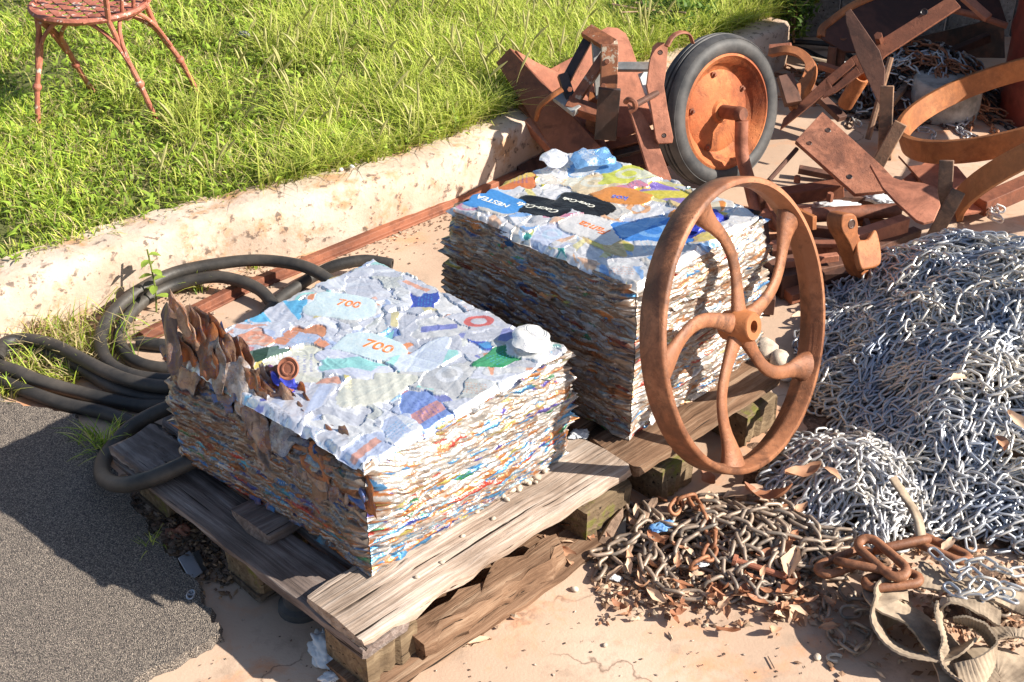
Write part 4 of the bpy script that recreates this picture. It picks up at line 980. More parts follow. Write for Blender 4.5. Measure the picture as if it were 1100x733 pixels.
def px_bar(root, name, x0, y0, Y0, x1, y1, Y1, w, h, mat, up=Vector((0, -.6, .8)), bev=.002, taper=1.0):
    mb = MB(); bar(mb, atY(x0, y0, Y0), atY(x1, y1, Y1), w, h, up, taper); return mb.build(name, M[mat], root, bevel=bev)
px_bar(root, 'link_arm', 634, 38, 3.92, 605, 92, 3.86, .028, .018, 'black_grease_and_shade')
px_bar(root, 'link_arm', 650, 60, 3.84, 618, 108, 3.80, .030, .022, 'chipped_paint')
px_bar(root, 'upright_post', 655, 48, 3.82, 652, 150, 3.74, .050, .040, 'chipped_paint')
px_bar(root, 'upright_post', 640, 40, 3.90, 644, 110, 3.84, .026, .03, 'grey_paint')
px_bar(root, 'top_bracket', 630, 33, 3.92, 658, 50, 3.84, .045, .02, 'chipped_paint')
px_bar(root, 'link_arm', 604, 80, 3.86, 616, 118, 3.80, .03, .03, 'black_grease_and_shade')
px_bar(root, 'foot_bar', 598, 103, 3.84, 620, 120, 3.76, .035, .02, 'grey_paint')
px_bar(root, 'inner_post', 640, 100, 3.86, 634, 150, 3.8, .04, .05, 'rust_orange')
px_bar(root, 'gusset', 655, 95, 3.72, 650, 150, 3.70, .065, .02, 'black_grease_and_shade')
px_bar(root, 'cross_bar', 610, 112, 3.80, 660, 128, 3.74, .04, .04, 'rust_brown')
px_bar(root, 'grey_strip', 658, 72, 4.02, 702, 72, 3.96, .03, .014, 'grey_paint')
px_bar(root, 'cream_strip', 690, 78, 3.98, 705, 122, 3.92, .03, .012, 'plastic_white')
px_bar(root, 'lower_tube', 560, 108, 4.02, 578, 128, 3.92, .05, .03, 'rust_pink')
px_bar(root, 'lower_tube', 572, 130, 3.92, 608, 168, 3.78, .06, .05, 'rust_pink')
px_bar(root, 'cross_tube', 648, 160, 3.80, 735, 138, 3.75, .03, .03, 'rust_brown')
px_bar(root, 'cross_tube', 640, 172, 3.78, 720, 152, 3.73, .02, .02, 'black_grease_and_shade')
px_bar(root, 'cross_tube', 655, 176, 3.82, 745, 165, 3.80, .05, .03, 'rust_dark')
mb = MB(); mb.tube(curve([atY(576, 128, 3.82), atY(580, 115, 3.80), atY(592, 104, 3.79), atY(604, 96, 3.80)], 6), .011, 10, flat=.7); mb.build('hook', M['rust_orange'], root)
# short stub behind the rail, dark
px_bar(root, 'base_bar', 560, 190, 3.84, 620, 160, 3.98, .06, .04, 'rust_dark')
for k, (x, y, Y) in enumerate(((652, 66, 3.79), (648, 92, 3.77), (612, 96, 3.80))): bolt(root, atY(x, y, Y), Vector((0, -1, .3)), .008, .008)

# strap bar with two holes + curl
root = thing('strap_bar', atY(712, 110, 3.62)*1, 'flat rusty kinked bar with a hole at each end beside the tyre', 'metal bar')
sn = Vector((.12, -.82, .55)).normalized(); mb = MB(); p0 = atY(708, 100, 3.62)
plate_px(mb, [(701, 50), (706, 46), (713, 46), (717, 52), (716, 70), (713, 92), (717, 118), (723, 148), (722, 154), (707, 155), (704, 150), (699, 118), (694, 92), (697, 68)], p0, sn, .010); o = mb.build('bar', M['rust_pink'], root, bevel=.002)
holes_disc(root, on_plane(709, 57, p0, sn)+sn*.0055, sn, .0065); holes_disc(root, on_plane(713, 146, p0, sn)+sn*.0055, sn, .006)
mb = MB(); c = [atY(716, 50, 3.66), atY(722, 40, 3.68), atY(731, 35, 3.70), atY(740, 37, 3.72), atY(744, 46, 3.73)]; mb.tube(curve(c, 5), .009, 8, flat=.5)
tag(mb.build('curled_rod', M['rust_brown']), 'short curled rusty rod above the tyre edge', 'metal rod')
# clevis bar
root = thing('clevis_bar', atY(700, 160, 3.55), 'tapered rusty bar with a forked end slanting down to the back of the farther bale', 'metal bar')
sn = Vector((.1, -.75, .65)).normalized(); p0 = atY(700, 160, 3.55); mb = MB()
plate_px(mb, [(674, 112), (684, 118), (690, 122), (705, 150), (722, 196), (712, 199), (699, 195), (688, 160)], p0, sn, .012); mb.build('bar', M['rust_pink'], root, bevel=.002)
mb = MB(); mb.tube(curve([atY(672, 110, 3.56), atY(675, 107, 3.55), atY(681, 109, 3.54), atY(682, 116, 3.54), atY(676, 120, 3.54)], 4), .008, 8); mb.build('fork', M['rust_brown'], root)
mb = MB(); mb.tube([atY(682, 113, 3.55), atY(706, 100, 3.62)], .009, 10); mb.build('pin', M['rust_dark'], root)

# ------------------------------------------------------------------ scrap between tyre and chains
def plate_thing(name, label, px, p0, n, th, mat, holes=(), cat='metal plate'):
    n = Vector(n).normalized(); r_ = thing(name, Vector(p0), label, cat); mb = MB(); plate_px(mb, px, p0, n, th)
    mb.build('plate', M[mat], r_, bevel=.0015)
    for x, y, rr in holes: holes_disc(r_, on_plane(x, y, Vector(p0), n)+n*(th/2+.0006), n, rr)
    return r_
plate_thing('pitted_plate', 'thick pitted rusty plate with drilled holes propped up right of the tyre', [(883, 122), (948, 181), (966, 200), (948, 207), (918, 210), (900, 194), (854, 153)], (.95, 3.52, .19), (-.05, -.48, .88), .016, 'rust_pitted', [(889, 142, .0075), (869, 156, .0065), (912, 192, .0075)])
mb = MB(); mb.tube([atY(856, 160, 3.62), atY(826, 194, 3.52)], .007, 8); tag(mb.build('thin_iron_rod', M['rust_dark']), 'thin dark rod propping the left corner of the pitted plate', 'metal rod')
plate_thing('plough_share', 'smooth salmon rusted curved share pointing at the pitted plate, above the silver chain heap', [(934, 178), (950, 189), (968, 195), (992, 198), (1006, 203), (1010, 222), (1003, 238), (992, 241), (984, 238), (962, 218), (948, 203)], (1.07, 3.30, .20), (-.1, -.35, .93), .010, 'rust_pink', cat='plough share')
plate_thing('flat_steel_sheet', 'flat triangular rusty sheet on the ground under the lugged hoops', [(965, 168), (976, 180), (1010, 176), (1028, 180), (1066, 226), (1030, 232), (1012, 212), (990, 196)], (1.25, 3.62, .05), (0, -.1, 1), .008, 'rust_pink')
root = thing('drawbar_assembly', at(880, 260, .08), 'dark rusty drawbar of stacked bars with an eye lug, left of the chain heap', 'drawbar')
def g_bar(name, x0, y0, z0, x1, y1, z1, w, h, mat): mb = MB(); bar(mb, at(x0, y0, z0), at(x1, y1, z1), w, h); return mb.build(name, M[mat], root, bevel=.002)
g_bar('long_bar', 815, 215, .06, 905, 202, .10, .05, .04, 'rust_brown')
g_bar('long_bar', 818, 232, .05, 870, 228, .09, .06, .02, 'rust_pink')
g_bar('side_bar', 830, 275, .05, 920, 268, .09, .04, .05, 'rust_brown')
g_bar('side_bar', 828, 262, .06, 905, 262, .12, .03, .012, 'rust_pink')
g_bar('beam', 830, 300, .04, 905, 285, .04, .10, .07, 'rust_dark')
g_bar('cross_member', 905, 262, .08, 972, 240, .08, .035, .045, 'rust_pink')
g_bar('end_plate', 928, 250, .04, 946, 292, .06, .015, .09, 'rust_dark')
mb = MB(); mb.tube([at(862, 232, .09), at(966, 226, .09)], .021, 16); mb.build('cross_pipe', M['rust_brown'], root)
mb = MB(); mb.tube([at(895, 234, .06), at(958, 242, .055)], .015, 12); mb.build('cross_pipe', M['rust_orange'], root)
for (x0, y0, z0, x1, y1, z1, w_, h_, mt_) in ((840, 250, .05, 880, 300, .06, .03, .03, 'rust_dark'), (822, 208, .05, 850, 262, .08, .035, .02, 'rust_brown'), (850, 246, .07, 915, 252, .10, .02, .03, 'rust_dark'), (836, 284, .09, 900, 276, .10, .02, .02, 'rust_pink'),
        (862, 300, .03, 930, 296, .05, .05, .05, 'rust_dark'), (838, 222, .09, 875, 240, .12, .015, .04, 'rust_orange'), (940, 268, .05, 985, 250, .04, .03, .03, 'rust_dark'), (878, 212, .04, 960, 216, .03, .04, .03, 'rust_dark'), (845, 318, .02, 882, 306, .03, .05, .03, 'rust_brown'), (818, 240, .03, 826, 330, .03, .03, .05, 'rust_dark')):
    g_bar('scrap_bar', x0, y0, z0, x1, y1, z1, w_, h_, mt_)
# lug with eye
ln_ = Vector((.50, -.80, .25)).normalized(); lp = atY(900, 262, 3.06)
sp_ = lambda L: [(v.x, v.y) for v in curve([Vector((x, y, 0)) for x, y in L], 5, True)]
mb = MB(); plate_px(mb, sp_([(897, 231), (904, 228), (911, 230), (914, 240), (914, 250), (921, 266), (925, 282), (924, 298), (916, 292), (905, 262), (896, 245)]), lp, ln_, .055); mb.build('eye_lug', M['rust_orange'], root, bevel=.004)
holes_disc(root, on_plane(906.5, 239, lp, ln_)+ln_*.028, ln_, .011)
mb = MB(); plate_px(mb, sp_([(918, 262), (930, 258), (938, 248), (943, 262), (944, 284), (930, 290), (922, 288)]), lp+Vector((.03, .0, 0)), Vector((.3, -.6, .7)), .02); mb.build('saddle', M['rust_orange'], root, bevel=.004)
bolt(root, at(856, 196, .12), Vector((0, 0, 1)), .010, .02); bolt(root, at(891, 216, .12), Vector((0, 0, 1)), .010, .025)

# half-round bracket right of the tyre
root = thing('curved_bracket', at(860, 95, .15), 'thick rusty half round bracket just right of the tyre', 'bracket')
c = curve([atY(828, 57, 4.25), atY(845, 54, 4.22), atY(860, 58, 4.20), atY(871, 70, 4.16), atY(869, 85, 4.12), atY(860, 100, 4.05), atY(852, 118, 4.0)], 6)
mb = MB(); mb.tube(c, .028, 4, flat=.6); mb.build('band', M['rust_orange'], root, bevel=.002)
px_bar(root, 'tab', 826, 53, 4.26, 850, 51, 4.24, .03, .014, 'rust_pink'); px_bar(root, 'web', 843, 82, 4.05, 852, 112, 3.98, .05, .03, 'rust_dark')

# slotted drawbar, triangular plate, rusty hood
root = thing('slotted_bar', atY(925, 65, 4.1), 'long flat slotted bar slanting from the tyre up under the dark rusty hood', 'metal bar')
sn = Vector((-.35, -.72, .60)).normalized(); p0 = Vector((1.06, 4.05, .32)); mb = MB()
def strip(px_top, px_bot):
    return px_top+px_bot[::-1]
quads = [[(842, 128), (888, 84), (893, 96), (838, 140)], [(888, 84), (915, 62), (919, 70), (893, 92)], [(897, 100), (925, 80), (920, 72), (894, 95)], [(888, 84), (893, 92), (897, 100), (884, 106)], [(915, 62), (935, 50), (946, 66), (925, 80)],
         [(935, 50), (1022, -4), (1032, 8), (951, 61), (946, 66)]]
for q in quads: plate_px(mb, q, p0, sn, .012)
mb.build('bar', M['rust_brown'], root, bevel=.001)
bolt(root, on_plane(945, 44, p0, sn), sn, .014, .05); holes_disc(root, on_plane(993, 14, p0, sn)+sn*.008, sn, .010)
plate_thing('triangular_plate', 'tall dark triangular plate standing in front of the slotted bar', [(908, 14), (914, 10), (945, 55), (951, 75), (948, 118), (940, 104), (920, 60), (909, 25)], (1.13, 3.95, .35), (-.3, -.8, .5), .012, 'rust_dark')
root = thing('rusty_hood', at(985, 60, .3), 'rusty curved sheet metal hood with shade in its dark colour, tilted over the scrap at the top right', 'hood')
M['hood'] = rust('hood_shaded_rust', (.025, .008, .005), (.05, .016, .010), (.085, .03, .018), 6, .7, .2)  # rust with the shade inside the hood put into its colour
hp = [(880, 34), (889, 24), (914, 5), (940, -6), (1000, -34), (1070, -10), (1082, 26), (1052, 18), (1020, 12), (990, 30), (962, 50), (930, 58), (905, 56), (882, 42)]
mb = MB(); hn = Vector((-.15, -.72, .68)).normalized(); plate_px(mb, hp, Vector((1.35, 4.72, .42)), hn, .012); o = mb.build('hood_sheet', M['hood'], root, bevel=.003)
mb = MB(); mb.tube(curve([on_plane(x, y, Vector((1.35, 4.72, .42)), hn) for x, y in ((882, 40), (884, 31), (892, 24), (914, 8), (940, -4), (1000, -32))], 5), .016, 8); mb.build('rolled_edge', M['rust_orange'], root)
mb = MB(); mb.tube(curve([on_plane(x, y, Vector((1.35, 4.72, .42)), hn) for x, y in ((1082, 28), (1052, 18), (1020, 10))], 5), .012, 8); mb.build('rolled_edge', M['rust_pink'], root)
mb = MB(); 
for x, y in ((895, 50), (906, 40)): mb.tube([on_plane(x, y, Vector((1.35, 4.72, .42)), hn), on_plane(x, y, Vector((1.35, 4.72, .42)), hn)-Vector((0, 0, .36))], .016, 8)
mb.build('support_leg', M['rust_dark'], root)
mb = MB(); plate_px(mb, [(935, 52), (1078, 18), (1080, 100), (1000, 104), (950, 92)], Vector((1.45, 4.98, .3)), Vector((-.05, -1, .25)), .012); mb.build('shade_sheet', M['black_grease_and_shade'], root)  # added black sheet standing in for the shade inside the hood
px_bar(root, 'stay', 1035, -4, 4.5, 1062, 20, 4.42, .03, .02, 'rust_pink')
# pipe stub
root = thing('pipe_stub', at(920, 108, 0), 'short open rusty pipe stub leaning left of the wooden stake', 'pipe')
d0, d1 = atY(908, 112, 4.12), atY(926, 82, 4.06); dd = (d1-d0).normalized()
L_ = (d1-d0).length; mb = MB(); mb.lathe([(.018, 0), (.026, 0), (.026, L_-.004), (.024, L_), (.019, L_), (.018, L_-.004)], d0, dd, 24); mb.build('pipe', M['rust_orange'], root)

# loose bars in the tangle
for (p_, q_, w_, h_, mt_, lab) in (
    (at(1052, 222, .05), at(1112, 196, .07), .05, .05, 'rust_brown', 'thick rusty bar at the right edge inside the lower hoop'),
    (atY(868, 92, 4.25), atY(905, 128, 4.1), .035, .02, 'rust_dark', 'short dark bar crossing behind the slotted bar'),
    (atY(990, 70, 4.5), atY(945, 128, 4.2), .02, .02, 'iron_tip', 'thin grey bar slanting over the dark chain mound'),
    (atY(880, 70, 4.4), atY(935, 88, 4.3), .03, .02, 'rust_brown', 'flat bar lying beside the pipe stub'),
    (atY(1010, 62, 4.55), atY(1062, 40, 4.6), .03, .03, 'rust_dark', 'dark bar lying on the mound below the hood edge'),
    (at(965, 205, .03), at(1000, 178, .05), .04, .015, 'rust_pink', 'flat strip between share and steel hoops'),
    (at(900, 190, .02), at(858, 182, .03), .03, .02, 'rust_dark', 'short dark bar lying under the pitted plate')):
    mb = MB(); bar(mb, p_, q_, w_, h_); tag(mb.build('scrap_bar', M[mt_], bevel=.002), lab, 'metal bar')
# lugged hoops
def hoop(c, n, r, w, label, lugs, r_th=.018):
    n = Vector(n).normalized(); c = Vector(c); root = thing('lugged_hoop', Vector((c.x, c.y, 0)), label, 'steel hoop')
    mb = MB(); mb.lathe([(r, 0), (r, -w), (r-r_th, -w), (r-r_th, 0)], c, n, 128); mb.build('band', M['rust_hoop'], root, bevel=.002)
    for (x, y, x2, y2, Y) in lugs:
        mb = MB(); p, q = atY(x, y, Y), atY(x2, y2, Y+.02); bar(mb, p, q, .018, .040, Vector((1, -.3, .1)), .35); mb.build('lug', M['iron_tip'], root, bevel=.003)
    return root
h1n = wheel_frame(-153.6, 66.4); h2n = wheel_frame(-105, 42.6)
hoop((1.530, 3.888, .262), h1n, .357, .072, 'upper rusty steel hoop with lugs tilted in front of the concrete drum', [(940, 182, 968, 132, 3.70), (950, 172, 953, 92, 3.74)])
hoop((1.743, 3.541, .216), h2n, .480, .066, 'lower right rusty steel hoop sunk into the silver chains', [(1002, 256, 1030, 205, 3.36), (1014, 226, 1017, 172, 3.42)])

# concrete drum, barrel, planks
mb = MB(); cb = at(1024, 140, 0)+Vector((0, .15, 0))
mb.lathe([(.0001, .12), (.108, .12), (.116, .11), (.12, .06), (.122, 0), (.0001, 0)], cb, Vector((.05, 0, 1)), 40, closed=False)
o = mb.build('concrete_drum', simple('drum_concrete', (.40, .36, .31), .9, 0, .5, 14, .5, .006, c2=(.52, .46, .40))); tag(o, 'pale cracked concrete cylinder standing inside the upper steel hoop', 'concrete block')
root = thing('red_barrel', at(1100, 138, 0)+Vector((.12, .15, 0)), 'dark red steel barrel at the right edge behind the steel hoops', 'barrel')
bc = at(1100, 138, 0)+Vector((.18, .12, 0)); pr = [(.0001, 0)]
for k in range(25):
    z = .88*k/24; pr.append((.225+(.008 if k in (8, 16) else 0)+(.006 if k in (0, 24) else 0), z))
pr.append((.215, .87)); pr.append((.0001, .868))
mb = MB(); mb.lathe(pr, bc, (0, 0, 1), 56, closed=False); mb.build('drum_body', M['barrel_red'], root, ang=50)
planks = thing('plank_wall', Vector((1.75, 5.12, 0)), 'shaded wall of upright grey weathered planks behind the scrap at top right', 'wall')
wdp = wood('wood_plank_grey', (.14, .13, .12), (.22, .21, .20), (.30, .29, .28), 'Y')
x = 1.14; k = 0
while x < 3.6:
    w = random.uniform(.12, .17); mb = MB(); mb.box((x+w/2, 5.12+random.uniform(-.006, .006), .62), (w-.008, .022, 1.24)); mb.build('plank', wdp, planks, bevel=.003); x += w; k += 1
mb = MB(); mb.box((1.095, 5.09, .66), (.07, .07, 1.32)); mb.build('post', wdp, planks, bevel=.004)
# shed wall, added unseen: stands right of the picture and shades the top right corner
blocker = thing('blocker_wall', Vector((2.75, 4.9, 0)), 'plain rendered shed wall, added out of view to darken the top right corner', 'wall')
mb = MB(); mb.box((2.75, 5.3, 1.2), (.16, 1.7, 2.4)); mb.build('wall', simple('blocker_render', (.42, .38, .33), .9), blocker, bevel=.01)
# blue drum behind the kerb end
root = thing('blue_drum', Vector((1.02, 5.35, .14)), 'blue plastic drum glimpsed at the top behind the kerb end', 'barrel')
mb = MB(); mb.lathe([(.0001, 0), (.16, 0), (.17, .03), (.165, .2), (.172, .22), (.165, .24), (.165, .48), (.12, .52), (.0001, .52)], Vector((1.0, 5.42, .10)), (0, 0, 1), 32, closed=False); mb.build('drum_body', M['blue_paint'], root)
# leafy bush around the kerb end
def leafy(name, c, n, rx, rz, label, size=.03):
    P = rng.normal(0, 1, (n, 3)); P /= np.linalg.norm(P, axis=1)[:, None]; P *= rng.random((n, 1))**.4*np.array([rx, rx, rz]); P += np.array(c)
    V, F, cc = blades(P[:, 0], P[:, 1], P[:, 2], rng.uniform(size*.6, size*1.4, n), rng.uniform(size*.3, size*.6, n), rng.uniform(.4, 1.8, n), np.array([[.11, .19, .035]])*rng.uniform(.6, 1.6, (n, 1)), 3)
    root = thing(name, Vector((c[0], c[1], 0)), label, 'plant'); link_mesh('foliage', fast_mesh(name, V, F, {'colA': ('FLOAT_COLOR', np.clip(cc, 0, 1))}), M['grass'], root)
    mb = MB()
    for k in range(6): mb.tube(curve([Vector(c)-Vector((0, 0, rz)), Vector(c)+Vector((random.uniform(-.4, .4)*rx, random.uniform(-.4, .4)*rx, 0)), Vector(c)+Vector((random.uniform(-1, 1)*rx, random.uniform(-1, 1)*rx, rz*.7))], 4), .003, 5)
    mb.build('stems', M['stick'], root); return root
leafy('leafy_weed', (.88, 5.15, .24), 900, .22, .13, 'broad leaved green weeds growing behind the end of the kerb')
leafy('leafy_weed', (.55, 4.75, .22), 700, .20, .08, 'low dark green leafy weeds behind the tyre')
leafy('leafy_weed', (1.06, 4.88, .17), 260, .07, .11, 'small weed sprig hanging at the kerb end beside the grey planks')

# cables near the planks
def cable(pts, label, r=.010):
    mb = MB(); mb.tube(curve([at(*p) for p in pts], 8), r, 8); tag(mb.build('cable', M['cable']), label, 'cable', 'dark cables lying below the grey planks')
cable([(850, 45, .02), (872, 46, .03), (900, 50, .02), (915, 62, .02)], 'dark cable lying highest below the planks')
cable([(852, 50, .012), (868, 55, .012), (885, 63, .02), (905, 68, .012), (915, 70, .012)], 'dark cable lying in the middle below the planks', .008)
cable([(858, 52, .03), (873, 62, .012), (878, 72, .012), (890, 80, .012)], 'dark cable curving down towards the slotted bar')
cable([(898, 100, .012), (910, 115, .012), (930, 122, .015), (950, 124, .015)], 'dark cable under the foot of the triangular plate')
mb = MB(); mb.tube(curve([at(860, 60, .03), at(876, 64, .03), at(895, 68, .02)], 5), .009, 8); tag(mb.build('knotted_rope', M['webbing']), 'short pale knotted rope among the cables', 'rope')

# ------------------------------------------------------------------ chains
def link_template(L, W, r, segs=14, sides=6):
    pts = []; rb = W/2-r; hl = L/2-r-rb; half = segs//2
    for k in range(half): q = -math.pi/2+math.pi*k/(half-1); pts.append((hl+rb*math.cos(q), rb*math.sin(q)))
    for k in range(half): q = math.pi/2+math.pi*k/(half-1); pts.append((-hl+rb*math.cos(q), rb*math.sin(q)))
    n = len(pts); V = []
    for i, (x, y) in enumerate(pts):
        a = pts[i-1]; b2 = pts[(i+1) % n]; tx, ty = b2[0]-a[0], b2[1]-a[1]; l = math.hypot(tx, ty); nx_, ny_ = -ty/l, tx/l
        for k in range(sides): q = 2*math.pi*k/sides; V.append((x+nx_*r*math.cos(q), y+ny_*r*math.cos(q), r*math.sin(q)))
    F = [(i*sides+k, i*sides+(k+1) % sides, ((i+1) % n)*sides+(k+1) % sides, ((i+1) % n)*sides+k) for i in range(n) for k in range(sides)]
    return np.array(V), np.array(F)
def strand_frames(path, pitch, jitter=.25, roll0=None):
    """place links along a polyline every pitch, alternately turned a quarter"""
    out = []; roll = random.uniform(0, 3.14) if roll0 is None else roll0; acc = 0; P = [Vector(p) for p in path]; pos = P[0].copy(); i = 1
    k = 0
    while i < len(P):
        rem = pitch; p = pos.copy()
        while i < len(P) and (P[i]-p).length < rem: rem -= (P[i]-p).length; p = P[i].copy(); i += 1
        if i >= len(P): break
        q = p+(P[i]-p).normalized()*rem
        t = (q-pos).normalized(); c = (pos+q)/2; pos = q
        up = Vector((0, 0, 1)); s_ = t.cross(up)
        if s_.length < .1: s_ = Vector((1, 0, 0))
        s_.normalize(); n = s_.cross(t)
        rr = roll+(math.pi/2 if k % 2 else 0)+random.gauss(0, jitter); roll += random.gauss(0, .12)
        y = s_*math.cos(rr)+n*math.sin(rr); z = t.cross(y)
        Rm = np.array([[t.x, y.x, z.x], [t.y, y.y, z.y], [t.z, y.z, z.z]]); out.append((Rm, np.array(c))); k += 1
    return out
def pile(root, tmpl, frames, mat, n_ind=90, pname='chain_link', cam=(0, 0, CAMH)):
    V0, F0 = tmpl
    # nearest, uppermost links become parts of their own
    sc = [(-f[1][2]*4+math.dist(f[1], cam)) for f in frames]; order = np.argsort(sc); ind = set(order[:n_ind].tolist())
    me0 = fast_mesh(pname, V0, F0); me0.materials.append(mat); base = origin_of(root)
    for i in ind:
        Rm, c = frames[i]; o = bpy.data.objects.new(pname, me0); C.objects.link(o); o.parent = root
        Mx = Matrix([[*Rm[0], c[0]-base.x], [*Rm[1], c[1]-base.y], [*Rm[2], c[2]-base.z], [0, 0, 0, 1]]); o.matrix_basis = Mx
    rest = [f for i, f in enumerate(frames) if i not in ind]
    if rest:
        Rs = np.array([f[0] for f in rest]); cs = np.array([f[1] for f in rest])
        V = np.einsum('nij,vj->nvi', Rs, V0)+cs[:, None]; n = len(rest); F = (F0[None]+(np.arange(n)*len(V0))[:, None, None]).reshape(-1, 4)
        o = link_mesh('chain_links', fast_mesh('links', V.reshape(-1, 3), F), mat, root); o['kind'] = 'stuff'
def sm(t): t = max(0, min(1, t)); return t*t*(3-2*t)
def heap_z(x, y):
    z = 0
    for cx, cy, rx, ry, h in ((1.20, 2.72, .54, .60, .19), (1.02, 2.58, .36, .42, .07), (1.55, 2.62, .60, .70, .13), (1.0, 2.30, .36, .26, .07), (1.3, 2.22, .40, .30, .07), (1.10, 3.10, .30, .26, .065), (1.42, 3.05, .42, .30, .045)):
        d = math.hypot((x-cx)/rx, (y-cy)/ry); z += h*sm(1.08-d)
    return z*(1+.22*nz(x, y, 5, 2))+(.028*nz(x, y, 10, 7) if z > .03 else 0)
def wander(zf, x, y, n, step, ang, field, turn=.35):
    pts = []; lift = random.uniform(-.022, .022); a = ang
    for k in range(n):
        a += random.gauss(0, turn)*.5; a2 = field(x, y)
        a = a+.14*math.sin(a2-a) if field else a
        x += math.cos(a)*step; y += math.sin(a)*step; lift = lift*.97+random.gauss(0, .0025)
        z = zf(x, y)
        pts.append(Vector((x, y, max(.006, z+lift))))
    return pts
def fieldA(x, y): return 2.4*math.sin(2.1*x+1.3*y)+2.2*nz(x, y, 3.3, 5)+(-.9)
root = thing('galvanised_chain_heap', Vector((1.2, 2.8, 0)), 'big heap of silver galvanised chain filling the right side', 'chain')
frames = []; tm = link_template(.045, .0265, .0031)
tries = 0
while len(frames) < 7200 and tries < 6000:
    tries += 1
    x, y = rng.uniform(.60, 1.95), rng.uniform(1.98, 3.45)
    if heap_z(x, y) < .012: continue
    p = wander(heap_z, x, y, random.randint(12, 34), .022, fieldA(x, y)+random.gauss(0, .9), fieldA, .55)
    p = [q for q in p if heap_z(q.x, q.y) > .012 and q.x < 2.1]
    if len(p) > 5: frames += strand_frames(p, .0345, .55)
cells = {}
for f_ in frames: k_ = (int(f_[1][0]/.03), int(f_[1][1]/.03)); cells[k_] = cells.get(k_, 0)+1
for cx_ in range(int(.55/.03), int(2.0/.03)):
    for cy_ in range(int(1.95/.03), int(3.5/.03)):
        x, y = (cx_+.5)*.03, (cy_+.5)*.03
        if heap_z(x, y) > .018:
            for _ in range(max(0, 5-cells.get((cx_, cy_), 0))//2+(cells.get((cx_, cy_), 0) < 4)):
                p = [q for q in wander(heap_z, x+random.uniform(-.03, .03), y+random.uniform(-.03, .03), 7, .022, random.uniform(0, 6.28), fieldA, .8) if heap_z(q.x, q.y) > .01]
                if len(p) > 3: frames += strand_frames(p, .0345, .5)
pile(root, tm, frames, M['galvanised'], 95)
# loose ends of pale, more zinc coated strands over the front of the heap
def soil_z(x, y):
    g = max(sm(1.15-math.hypot((x-.95)/.72, (y-2.35)/.50)), sm(1.2-math.hypot((x-1.25)/.70, (y-2.9)/.72)), sm(1.1-math.hypot((x-.42)/.30, (y-2.08)/.17)))
    g = max(g, .85*sm(1.1-math.hypot((x-.98)/.35, (y-1.93)/.20)))
    return -.022+.034*g+.012*nz(x, y, 9, 3)+.008*nz(x, y, 28, 6)+max(0, heap_z(x, y)-.030)
m, nt, b = new_mat('leafy_soil'); co = coords(nt, 'Object', False)
n1 = noisen(nt, co, 30, 7, .7); n2 = noisen(nt, co, 110, 4, .7)
col = ramp(nt, n1, [(.35, (.05, .03, .02)), (.5, (.14, .08, .05)), (.65, (.32, .20, .13))]); col = mixc(nt, ramp(nt, n2, [(.55, (0, 0, 0)), (.65, (.8, .8, .8))]), col, (.36, .22, .14))
nt.links.new(col, b.inputs['Base Color']); b.inputs['Roughness'].default_value = .95; bumpn(nt, b, mixc(nt, .5, n1, n2), .9, .01); M['soil'] = m
height_sheet('soil_ground', .0, 2.4, 1.6, 3.8, 240, 220, soil_z, m)
root = thing('small_chain_pile', Vector((.78, 2.26, 0)), 'smaller mound of pale galvanised chain between the spoked wheel and the heavy rusty links', 'chain')
def pile2(x, y): return .085*sm(1.1-math.hypot((x-.73)/.20, (y-2.27)/.20))+.02
frames = []
while len(frames) < 1000:
    a = rng.uniform(0, 6.28); rr = .19*math.sqrt(rng.random()); x, y = .74+rr*math.cos(a), 2.27+rr*math.sin(a)
    p = [q for q in wander(pile2, x, y, 24, .018, random.uniform(0, 6.28), fieldA, .7) if math.hypot((q.x-.74)/.23, (q.y-2.27)/.22) < 1]
    if len(p) > 4: frames += strand_frames(p, .028, .3)
pile(root, link_template(.037, .023, .0031), frames, M['galvanised_white'], 80)
root = thing('old_chain_pile', Vector((.40, 2.08, 0)), 'spread pile of dull brown grey old chain on leaves below the spoked wheel', 'chain')
def pile3(x, y): return .035*sm(1.15-math.hypot((x-.46)/.26, (y-2.12)/.17))+.012
frames = []
while len(frames) < 300:
    a = rng.uniform(0, 6.28); rr = math.sqrt(rng.random()); x, y = .42+.25*rr*math.cos(a), 2.09+.14*rr*math.sin(a)
    p = [q for q in wander(pile3, x, y, 20, .022, random.uniform(0, 6.28), lambda x, y: .4+1.5*nz(x, y, 5, 2), .9) if math.hypot((q.x-.42)/.29, (q.y-2.08)/.165) < 1]
    if len(p) > 4: frames += strand_frames(p, .037, .35)
edge_path = curve([at(640, 622, .012), at(655, 600, .014), at(672, 612, .012), at(690, 604, .014), at(720, 610, .012), at(745, 614, .014), at(775, 622, .012), at(800, 622, .014), at(830, 628, .012), at(850, 615, .014)], 8)
frames += strand_frames(edge_path, .037, .3)
pile(root, link_template(.052, .031, .0042, 14, 7), frames, M['old_chain'], 95)
root = thing('rusted_chain_length', Vector((.5, 2.15, 0)), 'few orange rusted chain links lying on the old chain pile', 'chain')
fr_ = strand_frames(curve([at(722, 550, .055), at(738, 532, .06), at(750, 545, .06), at(765, 575, .055), at(760, 600, .05), at(735, 612, .045)], 6), .037, .3)
pile(root, link_template(.052, .031, .0042, 14, 7), fr_, M['rusty_chain'], 60)
root = thing('dark_chain_length', Vector((.85, 2.0, 0)), 'dull dark chain trailing on the soil under the heavy rusty links', 'chain')
fr_ = []
